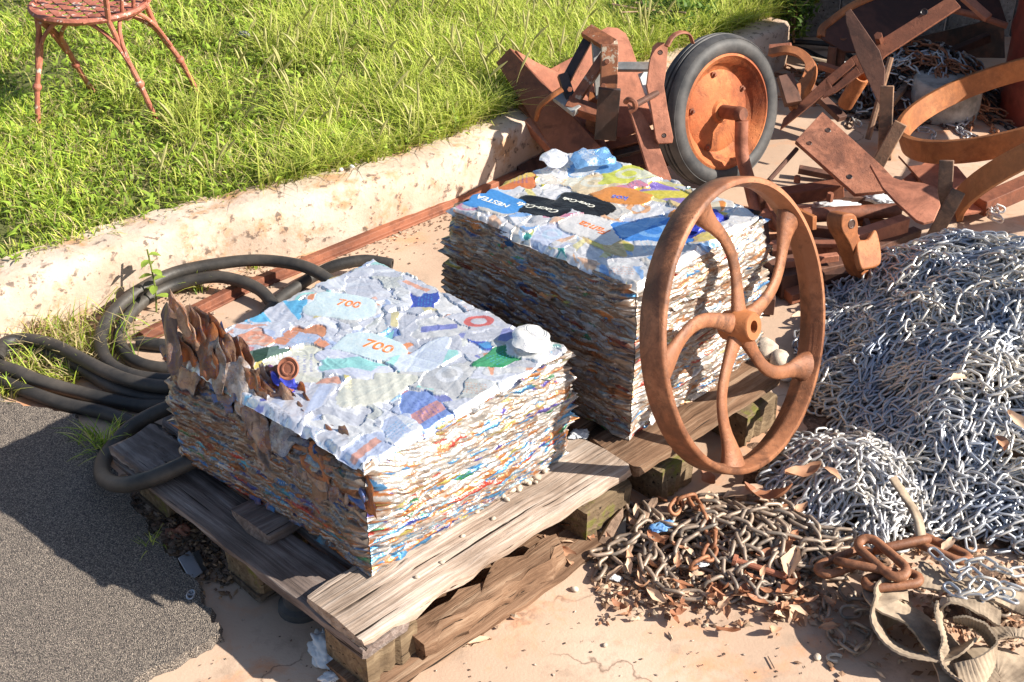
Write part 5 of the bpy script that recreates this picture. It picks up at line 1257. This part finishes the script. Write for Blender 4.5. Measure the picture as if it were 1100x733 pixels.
for L0 in ([(890, 640, .012), (885, 665, .012), (905, 690, .012), (925, 700, .012), (935, 680, .012), (915, 670, .02)], [(905, 630, .02), (920, 645, .02), (940, 640, .02), (935, 660, .02), (915, 655, .02), (900, 660, .02)], [(1050, 640, .05), (1070, 655, .05), (1100, 660, .05)]):
    fr_ += strand_frames(curve([at(*p) for p in L0], 6), .033, .3)
pile(root, link_template(.048, .030, .0036, 14, 7), fr_, M['old_chain'], 60)
root = thing('loose_chain_strand', Vector((.98, 2.08, .05)), 'bright chain strand lying on the beige webbing straps', 'chain')
fr_ = []
for L0 in ([(1010, 600, .10), (1030, 622, .10), (1045, 612, .11), (1060, 632, .10), (1085, 628, .11), (1110, 640, .10)], [(1016, 628, .10), (1035, 640, .10), (1060, 618, .12), (1075, 640, .10), (1100, 650, .10)], [(1000, 590, .11), (1025, 610, .11), (1050, 600, .12), (1080, 615, .12), (1108, 612, .12)], [(1020, 640, .09), (1050, 645, .1), (1070, 636, .11), (1095, 640, .11)]):
    fr_ += strand_frames(curve([at(*p) for p in L0], 6), .030, .3)
pile(root, link_template(.040, .023, .0031), fr_, M['galvanised'], 80)
# long straight strands draped over the heap
root = thing('draped_chain', Vector((1.0, 2.5, .2)), 'lengths of pale chain draped down over the front of the silver heap', 'chain')
fr_ = []
for L0 in ([(930, 300), (938, 350), (925, 400), (935, 440)], [(1000, 380), (990, 430), (975, 470), (960, 500)], [(1075, 395), (1050, 430), (1030, 470), (1012, 505), (1000, 540), (1015, 575)], [(1090, 400), (1060, 440), (1040, 480), (1022, 520), (1010, 560)], [(905, 330), (930, 345), (970, 350), (1010, 352), (1060, 350)], [(1000, 470), (1015, 500), (1030, 535), (1040, 570), (1045, 600)]):
    pts = []
    for x, y in curve([Vector((x, y, 0)) for x, y in L0], 6) and [(v.x, v.y) for v in curve([Vector((x, y, 0)) for x, y in L0], 6)]:
        z = .1
        for _ in range(6): w = at(x, y, z); z = .5*z+.5*(heap_z(w.x, w.y)+.014)
        pts.append(at(x, y, z))
    fr_ += strand_frames(pts, .0345, .2)
pile(root, link_template(.044, .024, .0031), fr_, M['galvanised_white'], 95)
# background rusty chain heap
root = thing('dark_chain_heap', at(965, 105, 0), 'shaded mound of black and orange rusted chain under the tilted hood', 'chain')
bx_ = at(985, 100, 0)
def pile4(x, y): return .16*sm(1.1-math.hypot((x-bx_.x)/.36, (y-bx_.y)/.30))
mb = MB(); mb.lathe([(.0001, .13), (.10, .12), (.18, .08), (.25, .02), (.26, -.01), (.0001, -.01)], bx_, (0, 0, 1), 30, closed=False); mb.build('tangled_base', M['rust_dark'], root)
def mk(n):
    fr_ = []
    while len(fr_) < n:
        a = rng.uniform(0, 6.28); rr = math.sqrt(rng.random()); x, y = bx_.x+.3*rr*math.cos(a), bx_.y+.26*rr*math.sin(a)
        p = wander(pile4, x, y, 16, .02, random.uniform(0, 6.28), fieldA, .9); fr_ += strand_frames(p, .034, .4)
    return fr_
pile(root, link_template(.044, .024, .0034), mk(420), M['rusty_chain'], 0); pile(root, link_template(.044, .024, .0034), mk(420), M['galvanised_white'], 0); pile(root, link_template(.044, .024, .0034), mk(420), M['black_grease_and_shade'], 0)
mb = MB(); mb.tube([at(932, 150, .02), atY(957, 62, 4.2)], .010, 8); tag(mb.build('threaded_rod', M['iron_tip']), 'thin grey threaded rod standing in the dark chain mound', 'metal rod')
fr_ = []
rt = thing('far_chain_scraps', at(1075, 225, .02), 'small patch of silver chain inside the lower steel hoop', 'chain')
for k in range(5): fr_ += strand_frames(curve([at(1058+random.uniform(0, 6), 214+4*k, .04), at(1068, 222+3*k, .05), at(1078, 226+3*k, .04)], 4), .034, .4)
pile(rt, link_template(.044, .024, .0034), fr_, M['galvanised_white'], 40)

# heavy rusty chain on top
root = thing('heavy_rusty_chain', at(950, 600, .05), 'short heavy chain of six long rust brown links on the silver chains', 'chain')
V0, F0 = link_template(.118, .056, .0090, 20, 10)
me_h = fast_mesh('link', V0, F0); me_h.materials.append(M['heavy_rust'])
spots = [((876, 616), (938, 592), .055, 8), ((895, 602), (966, 616), .075, 40), ((922, 577), (974, 622), .095, -12), ((925, 628), (992, 620), .075, 10), ((938, 592), (1000, 579), .085, 50), ((980, 576), (1044, 604), .085, 12), ((965, 588), (1030, 608), .08, 65)]
for (p, q, z, roll) in spots[:6]:
    P0, P1 = at(p[0], p[1], z), at(q[0], q[1], z+.008); t = (P1-P0).normalized(); c = (P0+P1)/2; s_ = t.cross(Vector((0, 0, 1))).normalized(); n = s_.cross(t); rr = R(roll)
    y_ = s_*math.cos(rr)+n*math.sin(rr); z_ = t.cross(y_); L_ = (P1-P0).length/.118; base = origin_of(root)
    o = bpy.data.objects.new('chain_link', me_h); C.objects.link(o); o.parent = root
    o.matrix_basis = Matrix([[t.x*L_, y_.x, z_.x, c.x-base.x], [t.y*L_, y_.y, z_.y, c.y-base.y], [t.z*L_, y_.z, z_.z, c.z-base.z], [0, 0, 0, 1]])

# webbing straps
def strap(pts, w, label, twist, wave=.0006):
    """ribbon with cross ribs following points (with heights)"""
    c = curve([at(*p) for p in pts], 16); n = len(c); mb = MB(); vs = []
    for i, p in enumerate(c):
        t = (c[min(i+1, n-1)]-c[max(i-1, 0)]).normalized(); s_ = t.cross(Vector((0, 0, 1))).normalized(); nn = s_.cross(t)
        f = i/(n-1)*(len(twist)-1); k = min(int(f), len(twist)-2); q = R(twist[k]+(twist[k+1]-twist[k])*(f-k))
        a = s_*math.cos(q)+nn*math.sin(q); e = t.cross(a); rib = wave*math.sin(i*2.2)
        for j in range(7):
            v = (j/6-.5); vs.append(p+a*w*v+e*(.0025+rib+.007*nz(i*.07, v*2, 1, len(label))+.012*v*v))
        for j in range(7):
            v = (.5-j/6); vs.append(p+a*w*v+e*(-.0015+rib+.007*nz(i*.07, v*2, 1, len(label))+.012*v*v))
    K = 14
    fs = [(i*K+j, i*K+(j+1) % K, (i+1)*K+(j+1) % K, (i+1)*K+j) for i in range(n-1) for j in range(K)]+[tuple(range(K)), tuple((n-1)*K+j for j in range(K-1, -1, -1))]
    mb.add(vs, fs); return tag(mb.build('webbing_strap', M['webbing'], ang=70), label, 'strap', 'beige webbing straps at the lower right')
strap([(950, 628, .07), (957, 648, .075), (985, 665, .06), (1010, 690, .05), (1028, 715, .04), (1040, 745, .04)], .085, 'beige strap running down from under the heavy rusty chain', [0, 15, 20, 10, 0])
strap([(965, 640, .05), (948, 655, .05), (950, 680, .045), (975, 700, .04), (1010, 702, .04), (1035, 690, .045)], .095, 'beige strap looping out to the left on the soil', [60, 70, 40, 35, 60])
strap([(1008, 650, .085), (1020, 645, .10), (1050, 648, .10), (1075, 662, .085)], .070, 'ribbed strap end folded over at the top of the strap heap', [20, 40, 10, 15])
strap([(1012, 652, .10), (1012, 675, .085), (1018, 700, .06), (1022, 720, .05), (1040, 738, .05)], .050, 'ribbed strap hanging down the middle of the strap heap', [70, 60, 40, 50], .0010)
strap([(1025, 665, .085), (1045, 668, .09), (1062, 680, .085), (1070, 700, .07), (1055, 720, .06), (1030, 728, .05)], .050, 'ribbed strap curling round in a ring at the lower right', [50, 60, 80, 70, 40], .0010)
strap([(1060, 682, .06), (1085, 678, .06), (1110, 684, .06), (1130, 690, .05)], .042, 'thin ribbed strap leaving the picture at the right edge', [10, 20, 10], .0010)
strap([(985, 612, .085), (1010, 622, .08), (1040, 628, .07), (1085, 640, .06), (1120, 655, .06)], .07, 'dusty strap passing under the bright chain strand', [0, 10, 0])
strap([(1040, 720, .03), (1070, 712, .03), (1100, 728, .03), (1120, 750, .03)], .09, 'tan strap lying flat at the lower right corner', [0, 5, 0])
strap([(960, 512, .15), (972, 530, .13), (985, 552, .12), (992, 580, .10)], .024, 'narrow frayed strap lying down the silver chains above the heavy links', [10, 20, 30], .0004)

# ------------------------------------------------------------------ leaves and litter
def leaf_mesh(L, W, curl, fold, seed):
    r_ = random.Random(seed); nx_, ny_ = 9, 5; vs = []
    for i in range(nx_):
        t = i/(nx_-1); w = W*math.sin(math.pi*min(1, t*.97+.015))**.75*(1+.12*math.sin(t*14+seed))
        for j in range(ny_):
            v = (j/(ny_-1)-.5); x = (t-.5)*L; z = curl*L*((t-.5)**2)*2+fold*abs(v)*W+.05*W*math.sin(t*9+v*7+seed)
            vs.append((x, v*w+.06*L*math.sin(t*3+seed), z))
    F = np.array([(i*ny_+j, i*ny_+j+1, (i+1)*ny_+j+1, (i+1)*ny_+j) for i in range(nx_-1) for j in range(ny_-1)])
    return np.array(vs), F
LEAFC = [(.38, .17, .09), (.50, .29, .18), (.60, .42, .29), (.30, .13, .07), (.46, .24, .14)]
leaf_lib = []
for k in range(10):
    V, F = leaf_mesh(1.0, random.uniform(.32, .5), random.uniform(-.5, .7), random.uniform(.1, .7), k)
    col = np.array(LEAFC[k % 5])*rng.uniform(.85, 1.15, (len(V), 1)); me = fast_mesh('dry_leaf', V, F, {'colA': ('FLOAT_COLOR', col)}); me.materials.append(M['dry_leaf']); leaf_lib.append((me, V, F))
def put_leaf(x, y, z, L, yaw, tilt=(0, 0), k=None, label=None, group=None):
    k = random.randrange(10) if k is None else k; o = bpy.data.objects.new('dry_leaf', leaf_lib[k][0]); C.objects.link(o)
    o.location = at(x, y, z); o.scale = (L, L, L); o.rotation_euler = (tilt[0], tilt[1], yaw); tag(o, label, 'leaf', group); return o
big = [(798, 527, .06, .085, .2, 'large curled leaf directly under the foot of the spoked wheel'), (828, 536, .06, .10, 2.9, 'long flat brown leaf right of the spoked wheel foot'), (852, 606, .045, .09, 1.3, 'upright pointed red brown leaf left of the heavy chain'),
       (862, 508, .09, .08, .3, 'brown leaf on the left edge of the small silver chain mound'), (832, 592, .045, .08, .3, 'pale dry leaf above the pointed red brown leaf'), (665, 652, .006, .035, 2.6, 'single curled leaf lying apart on bare concrete'),
       (845, 630, .02, .075, .8, 'crumpled tan leaf at the border of soil and concrete'), (1030, 405, .29, .055, .8, 'dry leaf caught high on the silver chain heap'), (1096, 455, .27, .07, 2.2, 'brown leaf at the right edge on the silver chains'),
       (1075, 475, .24, .05, 1.5, 'dark leaf hanging in the chains near the right edge'), (782, 640, .012, .055, 1.2, 'crumpled leaf hanging off the old chain pile onto concrete'), (545, 590, .01, .07, 1.9, 'large leaf leaning on the pallet beam'),
       (530, 620, .01, .06, .9, 'leaf tip resting beside the beam end of the pallet'), (705, 580, .05, .055, 2.0, 'round dry leaf next to the blue scrap'), (860, 340, .08, .05, .4, 'brown leaf behind the spoked wheel'), (1018, 585, .10, .05, 1.0, 'brown leaf between the heavy chain and the silver heap'),
       (515, 690, .004, .05, .5, 'ragged leaf lying lowest on the concrete under the pallet front'), (760, 515, .05, .06, 2.0, 'leaf half under the wheel on the old chain'), (895, 507, .11, .045, 2.4, 'small leaf on top of the small silver chain mound')]
for (x, y, z, L, yaw, lab) in big: put_leaf(x, y, z, L, yaw, (random.uniform(-.3, .3), random.uniform(-.3, .3)), None, lab)
g = 'small dry leaves in the litter strip along the pallet and chains'
def lerp2(p, q, t): return (p[0]+(q[0]-p[0])*t, p[1]+(q[1]-p[1])*t)
for k in range(150):
    if k < 75: p = lerp2((490, 660), (650, 545), random.random()); x, y = p[0]+random.gauss(0, 10), p[1]+random.gauss(0, 9)+6
    else: p = lerp2((650, 640), (900, 660), random.random()); x, y = p[0]+random.gauss(0, 12), p[1]+random.gauss(0, 12)-10
    put_leaf(x, y, random.uniform(.006, .03), random.uniform(.022, .052), random.uniform(0, 6.28), (random.uniform(-.6, .6), random.uniform(-.6, .6)), None, 'small crumpled dry leaf in the litter below the pallet front and old chain', g)
for k in range(60):
    x, y = random.uniform(650, 860), random.uniform(530, 640)
    put_leaf(x, y, random.uniform(.02, .05), random.uniform(.02, .045), random.uniform(0, 6.28), (random.uniform(-.6, .6), random.uniform(-.6, .6)), None, 'small dry leaf caught between the links of the old chain', 'small leaves between the old chain links')
# fine litter crumbs
def crumbs(name, n, sampler, size, cols, label, cat, mat, flat=.35):
    ico = np.array([(1, 0, 0), (-1, 0, 0), (0, 1, 0), (0, -1, 0), (0, 0, 1), (0, 0, -1)], float); Fi = np.array([(0, 2, 4), (2, 1, 4), (1, 3, 4), (3, 0, 4), (2, 0, 5), (1, 2, 5), (3, 1, 5), (0, 3, 5)])
    P = np.array([sampler() for _ in range(n)]); S = rng.uniform(size*.4, size*1.5, (n, 1, 3))*np.array([1, .6, flat]); ang = rng.uniform(0, 6.28, n); V = ico[None]*S
    ca, sa = np.cos(ang)[:, None], np.sin(ang)[:, None]; X = V[..., 0]*ca-V[..., 1]*sa; Y = V[..., 0]*sa+V[..., 1]*ca; V = np.stack([X, Y, V[..., 2]+rng.uniform(-.3, .3, (n, 1))*X], -1)+P[:, None]
    F = (Fi[None]+(np.arange(n)*6)[:, None, None]).reshape(-1, 3); c = np.array(cols)[rng.integers(0, len(cols), n)]; c = np.repeat(c*rng.uniform(.7, 1.2, (n, 1)), 6, 0)
    me = fast_mesh(name, V.reshape(-1, 3), F, {'colA': ('FLOAT_COLOR', c)}, smooth=False); o = link_mesh(name, me, mat); return tag(o, label, cat, kind='stuff')
def s1():
    if random.random() < .4: p = lerp2((470, 680), (655, 555), random.random()); w = at(p[0]+random.gauss(0, 12), p[1]+random.gauss(0, 8)+8, 0)
    elif random.random() < .6: w = at(random.uniform(640, 880), random.gauss(618, 22), 0)
    else: w = Vector((random.gauss(.88, .16), random.gauss(1.95, .12), 0))
    w.z = max(.002, soil_z(w.x, w.y)+.003)+abs(random.gauss(0, .004)); return tuple(w)
crumbs('leaf_litter', 3600, s1, .009, [(.36, .22, .14), (.48, .33, .22), (.26, .15, .09), (.55, .42, .30), (.40, .2, .11)], 'crumbled brown leaf bits scattered along the pallet front and chain piles', 'leaf litter', M['dry_leaf'])
def s2():
    x, y = (random.uniform(-1.15, .1), 0)
    w = Vector((x, kerb_y(x)-random.expovariate(14)-.01, .003)); return tuple(w)
crumbs('kerb_grit', 900, s2, .005, [(.36, .25, .18), (.2, .13, .09), (.5, .4, .3)], 'grit and dirt crumbs along the foot of the kerb', 'grit', M['dry_leaf'])
def s3(): w = at(random.uniform(120, 1000), random.uniform(560, 733), .002); return tuple(w)
crumbs('yard_specks', 260, s3, .003, [(.2, .13, .09), (.5, .4, .32), (.1, .07, .05)], 'tiny specks and chips lying on the pale concrete', 'grit', M['dry_leaf'])
def s4():
    t = random.random(); p = lerp2((150, 525), (240, 620), t); w = at(p[0]+random.gauss(0, 14), p[1]+random.gauss(0, 10), 0); w.z = abs(random.gauss(.004, .006)); return tuple(w)
crumbs('gutter_debris', 900, s4, .008, [(.10, .07, .05), (.2, .12, .08), (.3, .18, .1)], 'dark dirt and leaf debris in the gap between asphalt and pallet', 'debris', M['dry_leaf'])

# pebbles on the pallet board
def pebble(x, y, z, s, label, group=None, name='pebble', mat='pebble'):
    import bmesh
    bm = bmesh.new(); bmesh.ops.create_icosphere(bm, subdivisions=2, radius=1)
    sd = random.uniform(0, 90)
    for v in bm.verts: v.co = v.co*(1+.28*noise.noise(v.co*1.3+Vector((sd, 0, 0)))); v.co = Vector((v.co.x*s, v.co.y*s*.75, v.co.z*s*.55))
    me = bpy.data.meshes.new(name); bm.to_mesh(me); bm.free(); me.polygons.foreach_set('use_smooth', [True]*len(me.polygons)); me.materials.append(M[mat])
    o = bpy.data.objects.new(name, me); C.objects.link(o); o.location = at(x, y, z+s*.4); o.rotation_euler.z = random.uniform(0, 6); tag(o, label, 'stone', group); return o
gp = 'pebbles on the front board of the pallet'
for k in range(36):
    x = random.gauss(565, 12); y = 515+(565-x)*.55+random.gauss(0, 6); pebble(x, y, .146, random.uniform(.004, .0105), 'pale pebble in the cluster on the front pallet board beside the bale', gp)
for x, y in ((497, 576), (530, 557), (448, 620), (475, 604), (512, 550)): pebble(x, y, .146, .006, 'single pale pebble on the front pallet board away from the cluster', 'single pebbles on the front pallet board')
pebble(650, 693, .0, .006, 'small white pebble alone on the concrete'); pebble(617, 633, .0, .009, 'rounded tan pebble by the litter strip'); pebble(878, 706, .0, .009, 'grey stone chip on bare concrete near the soil')
pebble(838, 386, .01, .035, 'pale rock between wheel and chain heap', name='rock'); pebble(822, 375, .01, .04, 'larger pale rock just behind the spoked wheel', name='rock'); pebble(845, 402, .01, .028, 'bluish white lump between wheel and chain heap', name='rock', mat='plastic_white')

# small scraps
mb = MB(); bar(mb, at(668, 598, .02), at(704, 536, .05), .028, .014, Vector((0, 0, 1)), .45); tag(mb.build('wooden_stick', M['stick'], bevel=.002), 'pointed split wooden stick leaning by the mossy block', 'stick')
mb = MB(); mb.prism([at(645, 590, .012), at(672, 556, .03), at(672, 580, .025), at(665, 597, .012)], (0.2, -.3, .9), .006); tag(mb.build('slate_shard', M['slate'], bevel=.001), 'grey triangular shard lying left of the wooden stick', 'shard')
mb = MB(); mb.prism([at(641, 583, .02), at(655, 560, .04), at(668, 546, .05), at(668, 556, .04), at(652, 588, .02)], (0.5, -.3, .6), .01); tag(mb.build('dark_offcut', M['stick'], bevel=.001), 'dark wood offcut against the mossy pallet block', 'offcut')
mb = MB(); mb.tube([at(792, 603, .045), at(845, 620, .035)], .0065, 10); mb.lathe([(.0001, .006), (.012, .005), (.012, -.003), (.0065, -.004)], at(790, 602, .046), (at(790, 602, .046)-at(845, 620, .035)).normalized(), 10, closed=False); tag(mb.build('rusty_bolt', M['rust_pink']), 'long rusty bolt lying across the old chain', 'bolt')
def crumple(name, x, y, z, s, mat, label, cat, seed=0, sq=(1, .5, .3)):
    import bmesh
    bm = bmesh.new(); bmesh.ops.create_icosphere(bm, subdivisions=4, radius=1)
    for v in bm.verts:
        q = noise.noise(v.co*1.6+Vector((seed, 0, 0)))*.5+abs(noise.noise(v.co*3.7+Vector((seed, 4, 0))))*.45; v.co = v.co*(.8+q); v.co = Vector((v.co.x*s*sq[0], v.co.y*s*sq[1], v.co.z*s*sq[2]))
    me = bpy.data.meshes.new(name); bm.to_mesh(me); bm.free(); me.polygons.foreach_set('use_smooth', [True]*len(me.polygons)); me.materials.append(M[mat]); o = bpy.data.objects.new(name, me); C.objects.link(o); o.location = at(x, y, z); o.rotation_euler.z = random.uniform(-.5, .8); return tag(o, label, cat)
crumple('plastic_scrap', 710, 566, .055, .03, 'blue_plastic', 'torn blue and white plastic scrap on the old chain', 'scrap', 1, (1, .45, .15))
o = crumple('plastic_film', 352, 700, .01, .055, 'plastic_white', 'crumpled dirty white plastic film beside the pallet near corner', 'plastic film', 4, (.55, 1, .3)); o.rotation_euler.z = .5
crumple('plastic_film', 355, 727, .008, .02, 'plastic_white', 'small white scrap in front of the crumpled film', 'plastic film', 7, (1, .7, .3))
crumple('paper_scrap', 660, 620, .012, .016, 'plastic_white', 'little white paper scrap beside the old chain end', 'scrap', 9, (1, .6, .3))
crumple('paper_scrap', 755, 606, .04, .014, 'plastic_white', 'little white paper scrap in the old chain', 'scrap', 12, (1, .5, .3))
crumple('crumpled_bag', 905, 238, .04, .05, 'plastic_white', 'white crumpled bag piece behind the drawbar', 'scrap', 15, (1.6, .5, .3)).location = at(895, 222, .03)
crumple('crumpled_bag', 945, 232, .04, .05, 'plastic_white', 'white sheet scrap under the tip of the salmon share', 'scrap', 21, (1.3, .6, .25)).location = at(948, 214, .05)
crumple('can_lid', 622, 466, .146, .022, 'plastic_white', 'flattened pale can lid on the pallet in front of the farther bale', 'can lid', 5, (1, .8, .12))
crumple('debris_lump', 195, 575, .0, .03, 'rust_pink', 'reddish rag lump under the left side of the pallet', 'rag', 31, (1, .7, .6))
o = crumple('debris_lump', 170, 550, .0, .035, 'stick', 'dry bark lump in the gap under the pallet side', 'bark', 35, (1.3, .5, .3))
root = thing('metal_bracket', at(205, 612, 0), 'small grey bent metal plate in the gap between asphalt and pallet', 'metal plate')
mb = MB(); mb.prism([at(191, 600, .02), at(204, 592, .02), at(218, 615, .012), at(205, 624, .012)], (0, -.1, 1), .003); mb.build('plate', M['plate_metal'], root, bevel=.001)
mb = MB(); mb.prism([at(206, 594, .022), at(213, 592, .022), at(222, 612, .01), at(217, 615, .01)], (.6, 0, .7), .003); mb.build('folded_side', M['rubber_hose'], root)
# pull tab
mb = MB(); c = at(205, 639, .018); ring = [c+Vector((.0095*math.cos(q)*.75, .0125*math.sin(q), 0)) for q in np.linspace(0, 2*math.pi, 20, endpoint=False)]
mb.tube(ring, .0022, 6, closed=True); bar(mb, c+Vector((-.007, .0, 0)), c+Vector((.007, .0, 0)), .005, .003); bar(mb, c+Vector((0, .0, 0)), c+Vector((0.0, .010, 0)), .004, .003); tag(mb.build('ring_pull', M['plate_metal']), 'tiny white ring pull tab on the asphalt edge', 'ring pull')
# black rubber foot under the pallet
root = thing('rubber_buffer', at(322, 662, 0), 'black ribbed rubber cap on the ground under the pallet side', 'rubber buffer')
mb = MB(); mb.lathe([(.0001, .085), (.026, .085), (.03, .08), (.03, .06), (.036, .055), (.036, .04), (.032, .036), (.034, .02), (.044, .014), (.046, .0), (.0001, 0)], at(322, 664, 0)+Vector((-.0, .03, 0)), (0, 0, 1), 30, closed=False); mb.build('cap', M['rubber_tyre'], root, ang=40)
# C-shaped washer on the concrete
mb = MB(); c = at(897, 707, .004); mb.tube([c+Vector((.014*math.cos(q), .009*math.sin(q), 0)) for q in np.linspace(.4, 4.9, 14)], .0036, 7); tag(mb.build('open_link', M['pebble']), 'open C shaped pale link lying on the concrete', 'chain link')
# twigs
for (x0, y0, x1, y1, lab) in ((508, 648, 545, 625, 'straight pale straw stalk pointing up to the litter'), (825, 705, 832, 718, 'short dark twig on bare concrete'), (488, 640, 520, 675, 'thin grass stalk beside the beam')):
    mb = MB(); mb.tube([at(x0, y0, .004), at(x1, y1, .004)], .0014, 5); tag(mb.build('twig', M['stick']), lab, 'twig')
# litter on the lawn
crumple('lawn_scrap', 262, 37, .2, .022, 'slate', 'small grey stone or scrap in the grass', 'scrap', 41, (1, .7, .6))
for x, y, lab in ((366, 182, 'round white snail shell on the kerb edge, leftmost'), (378, 179, 'round white snail shell on the kerb edge, rightmost')):
    pebble(x, y, .178, .009, lab, name='snail_shell', mat='plastic_white')

# ------------------------------------------------------------------ chair
LZ = .165
T_ = [at(27, 20, .50), at(112, 17, .50), at(158, 4, .50), at(88, 6, .50)]; Ft = [at(40, 138, LZ), at(170, 130, LZ), at(214, 98, LZ), at(101, 96, LZ)]
sc_ = (at(27, 14, .50)+at(157, 2, .50))/2+Vector((0, .04, 0)); sr = (at(157, 2, .5)-at(27, 14, .5)).length/2
root = thing('garden_chair', Vector((sc_.x, sc_.y, LZ)), 'rust red iron garden chair with flaking paint standing on the lawn', 'chair')
mb = MB(); mb.lathe([(sr, .008), (sr+.006, 0), (sr, -.010), (sr-.012, -.010), (sr-.014, 0), (sr-.010, .008)], sc_, (0, 0, 1), 60)
for k in range(9):
    o_ = -sr+sr*2*(k+.5)/9
    for ax in (0, 1):
        L_ = math.sqrt(max(0, sr*sr-o_*o_)); a = R(35); d = Vector((math.cos(a), math.sin(a), 0)) if ax == 0 else Vector((-math.sin(a), math.cos(a), 0)); e = Vector((-d.y, d.x, 0))
        mb.tube([sc_+e*o_-d*L_+Vector((0, 0, .002*ax)), sc_+e*o_+d*L_+Vector((0, 0, .002*ax))], .0125, 6, flat=.22, up=Vector((0, 0, 1)))
mb.build('seat', M['chair_paint'], root, ang=50)
for i in range(4):
    d = T_[i]-sc_; d.z = 0; top_ = sc_+d.normalized()*(sr-.004); top_.z = .495; kn = top_.lerp(Ft[i], .62)+Vector((0, 0, -.0))
    midp = top_.lerp(Ft[i], .3)-d.normalized()*.012
    mb = MB(); mb.tube(curve([top_, midp, kn, Ft[i]-Vector((0, 0, .02))], 6), .0085, 10); leg = mb.build('leg', M['chair_paint'], root)
    mb = MB(); mb.lathe([(.0001, .012), (.010, .010), (.014, .003), (.014, -.003), (.010, -.010), (.0001, -.012)], kn, (Ft[i]-top_).normalized(), 14, closed=False); mb.build('knob', M['chair_paint'], leg)
def legpt(i, f):
    d = T_[i]-sc_; d.z = 0; top_ = sc_+d.normalized()*(sr-.004); top_.z = .495; return top_.lerp(Ft[i], f)
for i, j in ((0, 1), (1, 2), (2, 3), (3, 0)):
    p, q = legpt(i, .45), legpt(j, .45); m_ = (legpt(i, 0)+legpt(j, 0))/2; m_.z = .478
    mb = MB(); mb.tube(curve([p, p.lerp(legpt(i, .08), .6).lerp(m_, .15), m_.lerp(legpt(i, .02), .45), m_, m_.lerp(legpt(j, .02), .45), q.lerp(legpt(j, .08), .6).lerp(m_, .15), q], 6), .0065, 8); mb.build('arched_brace', M['chair_paint'], root)
u1, u2 = legpt(1, 0), legpt(2, 0); bt = [u1, u1+Vector((.03, -.05, .2)), u1+Vector((.09, -.02, .42)), (u1+u2)/2+Vector((.09, -.02, .5)), u2+Vector((.09, .02, .42)), u2+Vector((.03, 0, .2)), u2]
mb = MB(); mb.tube(curve(bt, 8), .009, 10); mb.build('back_hoop', M['chair_paint'], root)
mb = MB()
for f in (.35, .65): p = u1.lerp(u2, f); mb.tube(curve([p, p+Vector((.04, -.03, .2)), (u1+u2)/2+Vector((.09, -.02, .5))], 6), .006, 8)
mb.build('back_scroll', M['chair_paint'], root)

# ------------------------------------------------------------------ light, world, camera
EL, SX, SY = R(34), .975, -.222
az = math.atan2(SX, SY)     # compass-like, from +Y towards +X
w = bpy.data.worlds.new('World'); scene.world = w; w.use_nodes = True; nt = w.node_tree
bg = nt.nodes['Background']; sky = nt.nodes.new('ShaderNodeTexSky'); sky.sky_type = 'NISHITA'; sky.sun_disc = False; sky.sun_elevation = EL; sky.sun_rotation = az
nt.links.new(sky.outputs[0], bg.inputs[0]); bg.inputs[1].default_value = .07
sl = bpy.data.lights.new('sun', 'SUN'); sl.energy = 5.0; sl.angle = R(.55); sl.color = (1, .93, .82)
so = bpy.data.objects.new('sun', sl); C.objects.link(so)
d = Vector((SX*math.cos(EL), SY*math.cos(EL), math.sin(EL))); so.rotation_euler = (-d).to_track_quat('-Z', 'Y').to_euler(); so.location = (3, -1, 4)
cam = bpy.data.cameras.new('cam'); cam.lens = FPX/1100*36; cam.sensor_width = 36; cam.clip_end = 500; cam.clip_start = .05
co_ = bpy.data.objects.new('cam', cam); C.objects.link(co_); co_.location = (0, 0, CAMH); co_.rotation_euler = (math.pi/2-TH, 0, 0); scene.camera = co_
vs_ = scene.view_settings; vs_.view_transform = 'Standard'; vs_.look = 'None'; vs_.exposure = 1.02; vs_.gamma = 1; vs_.use_curve_mapping = False
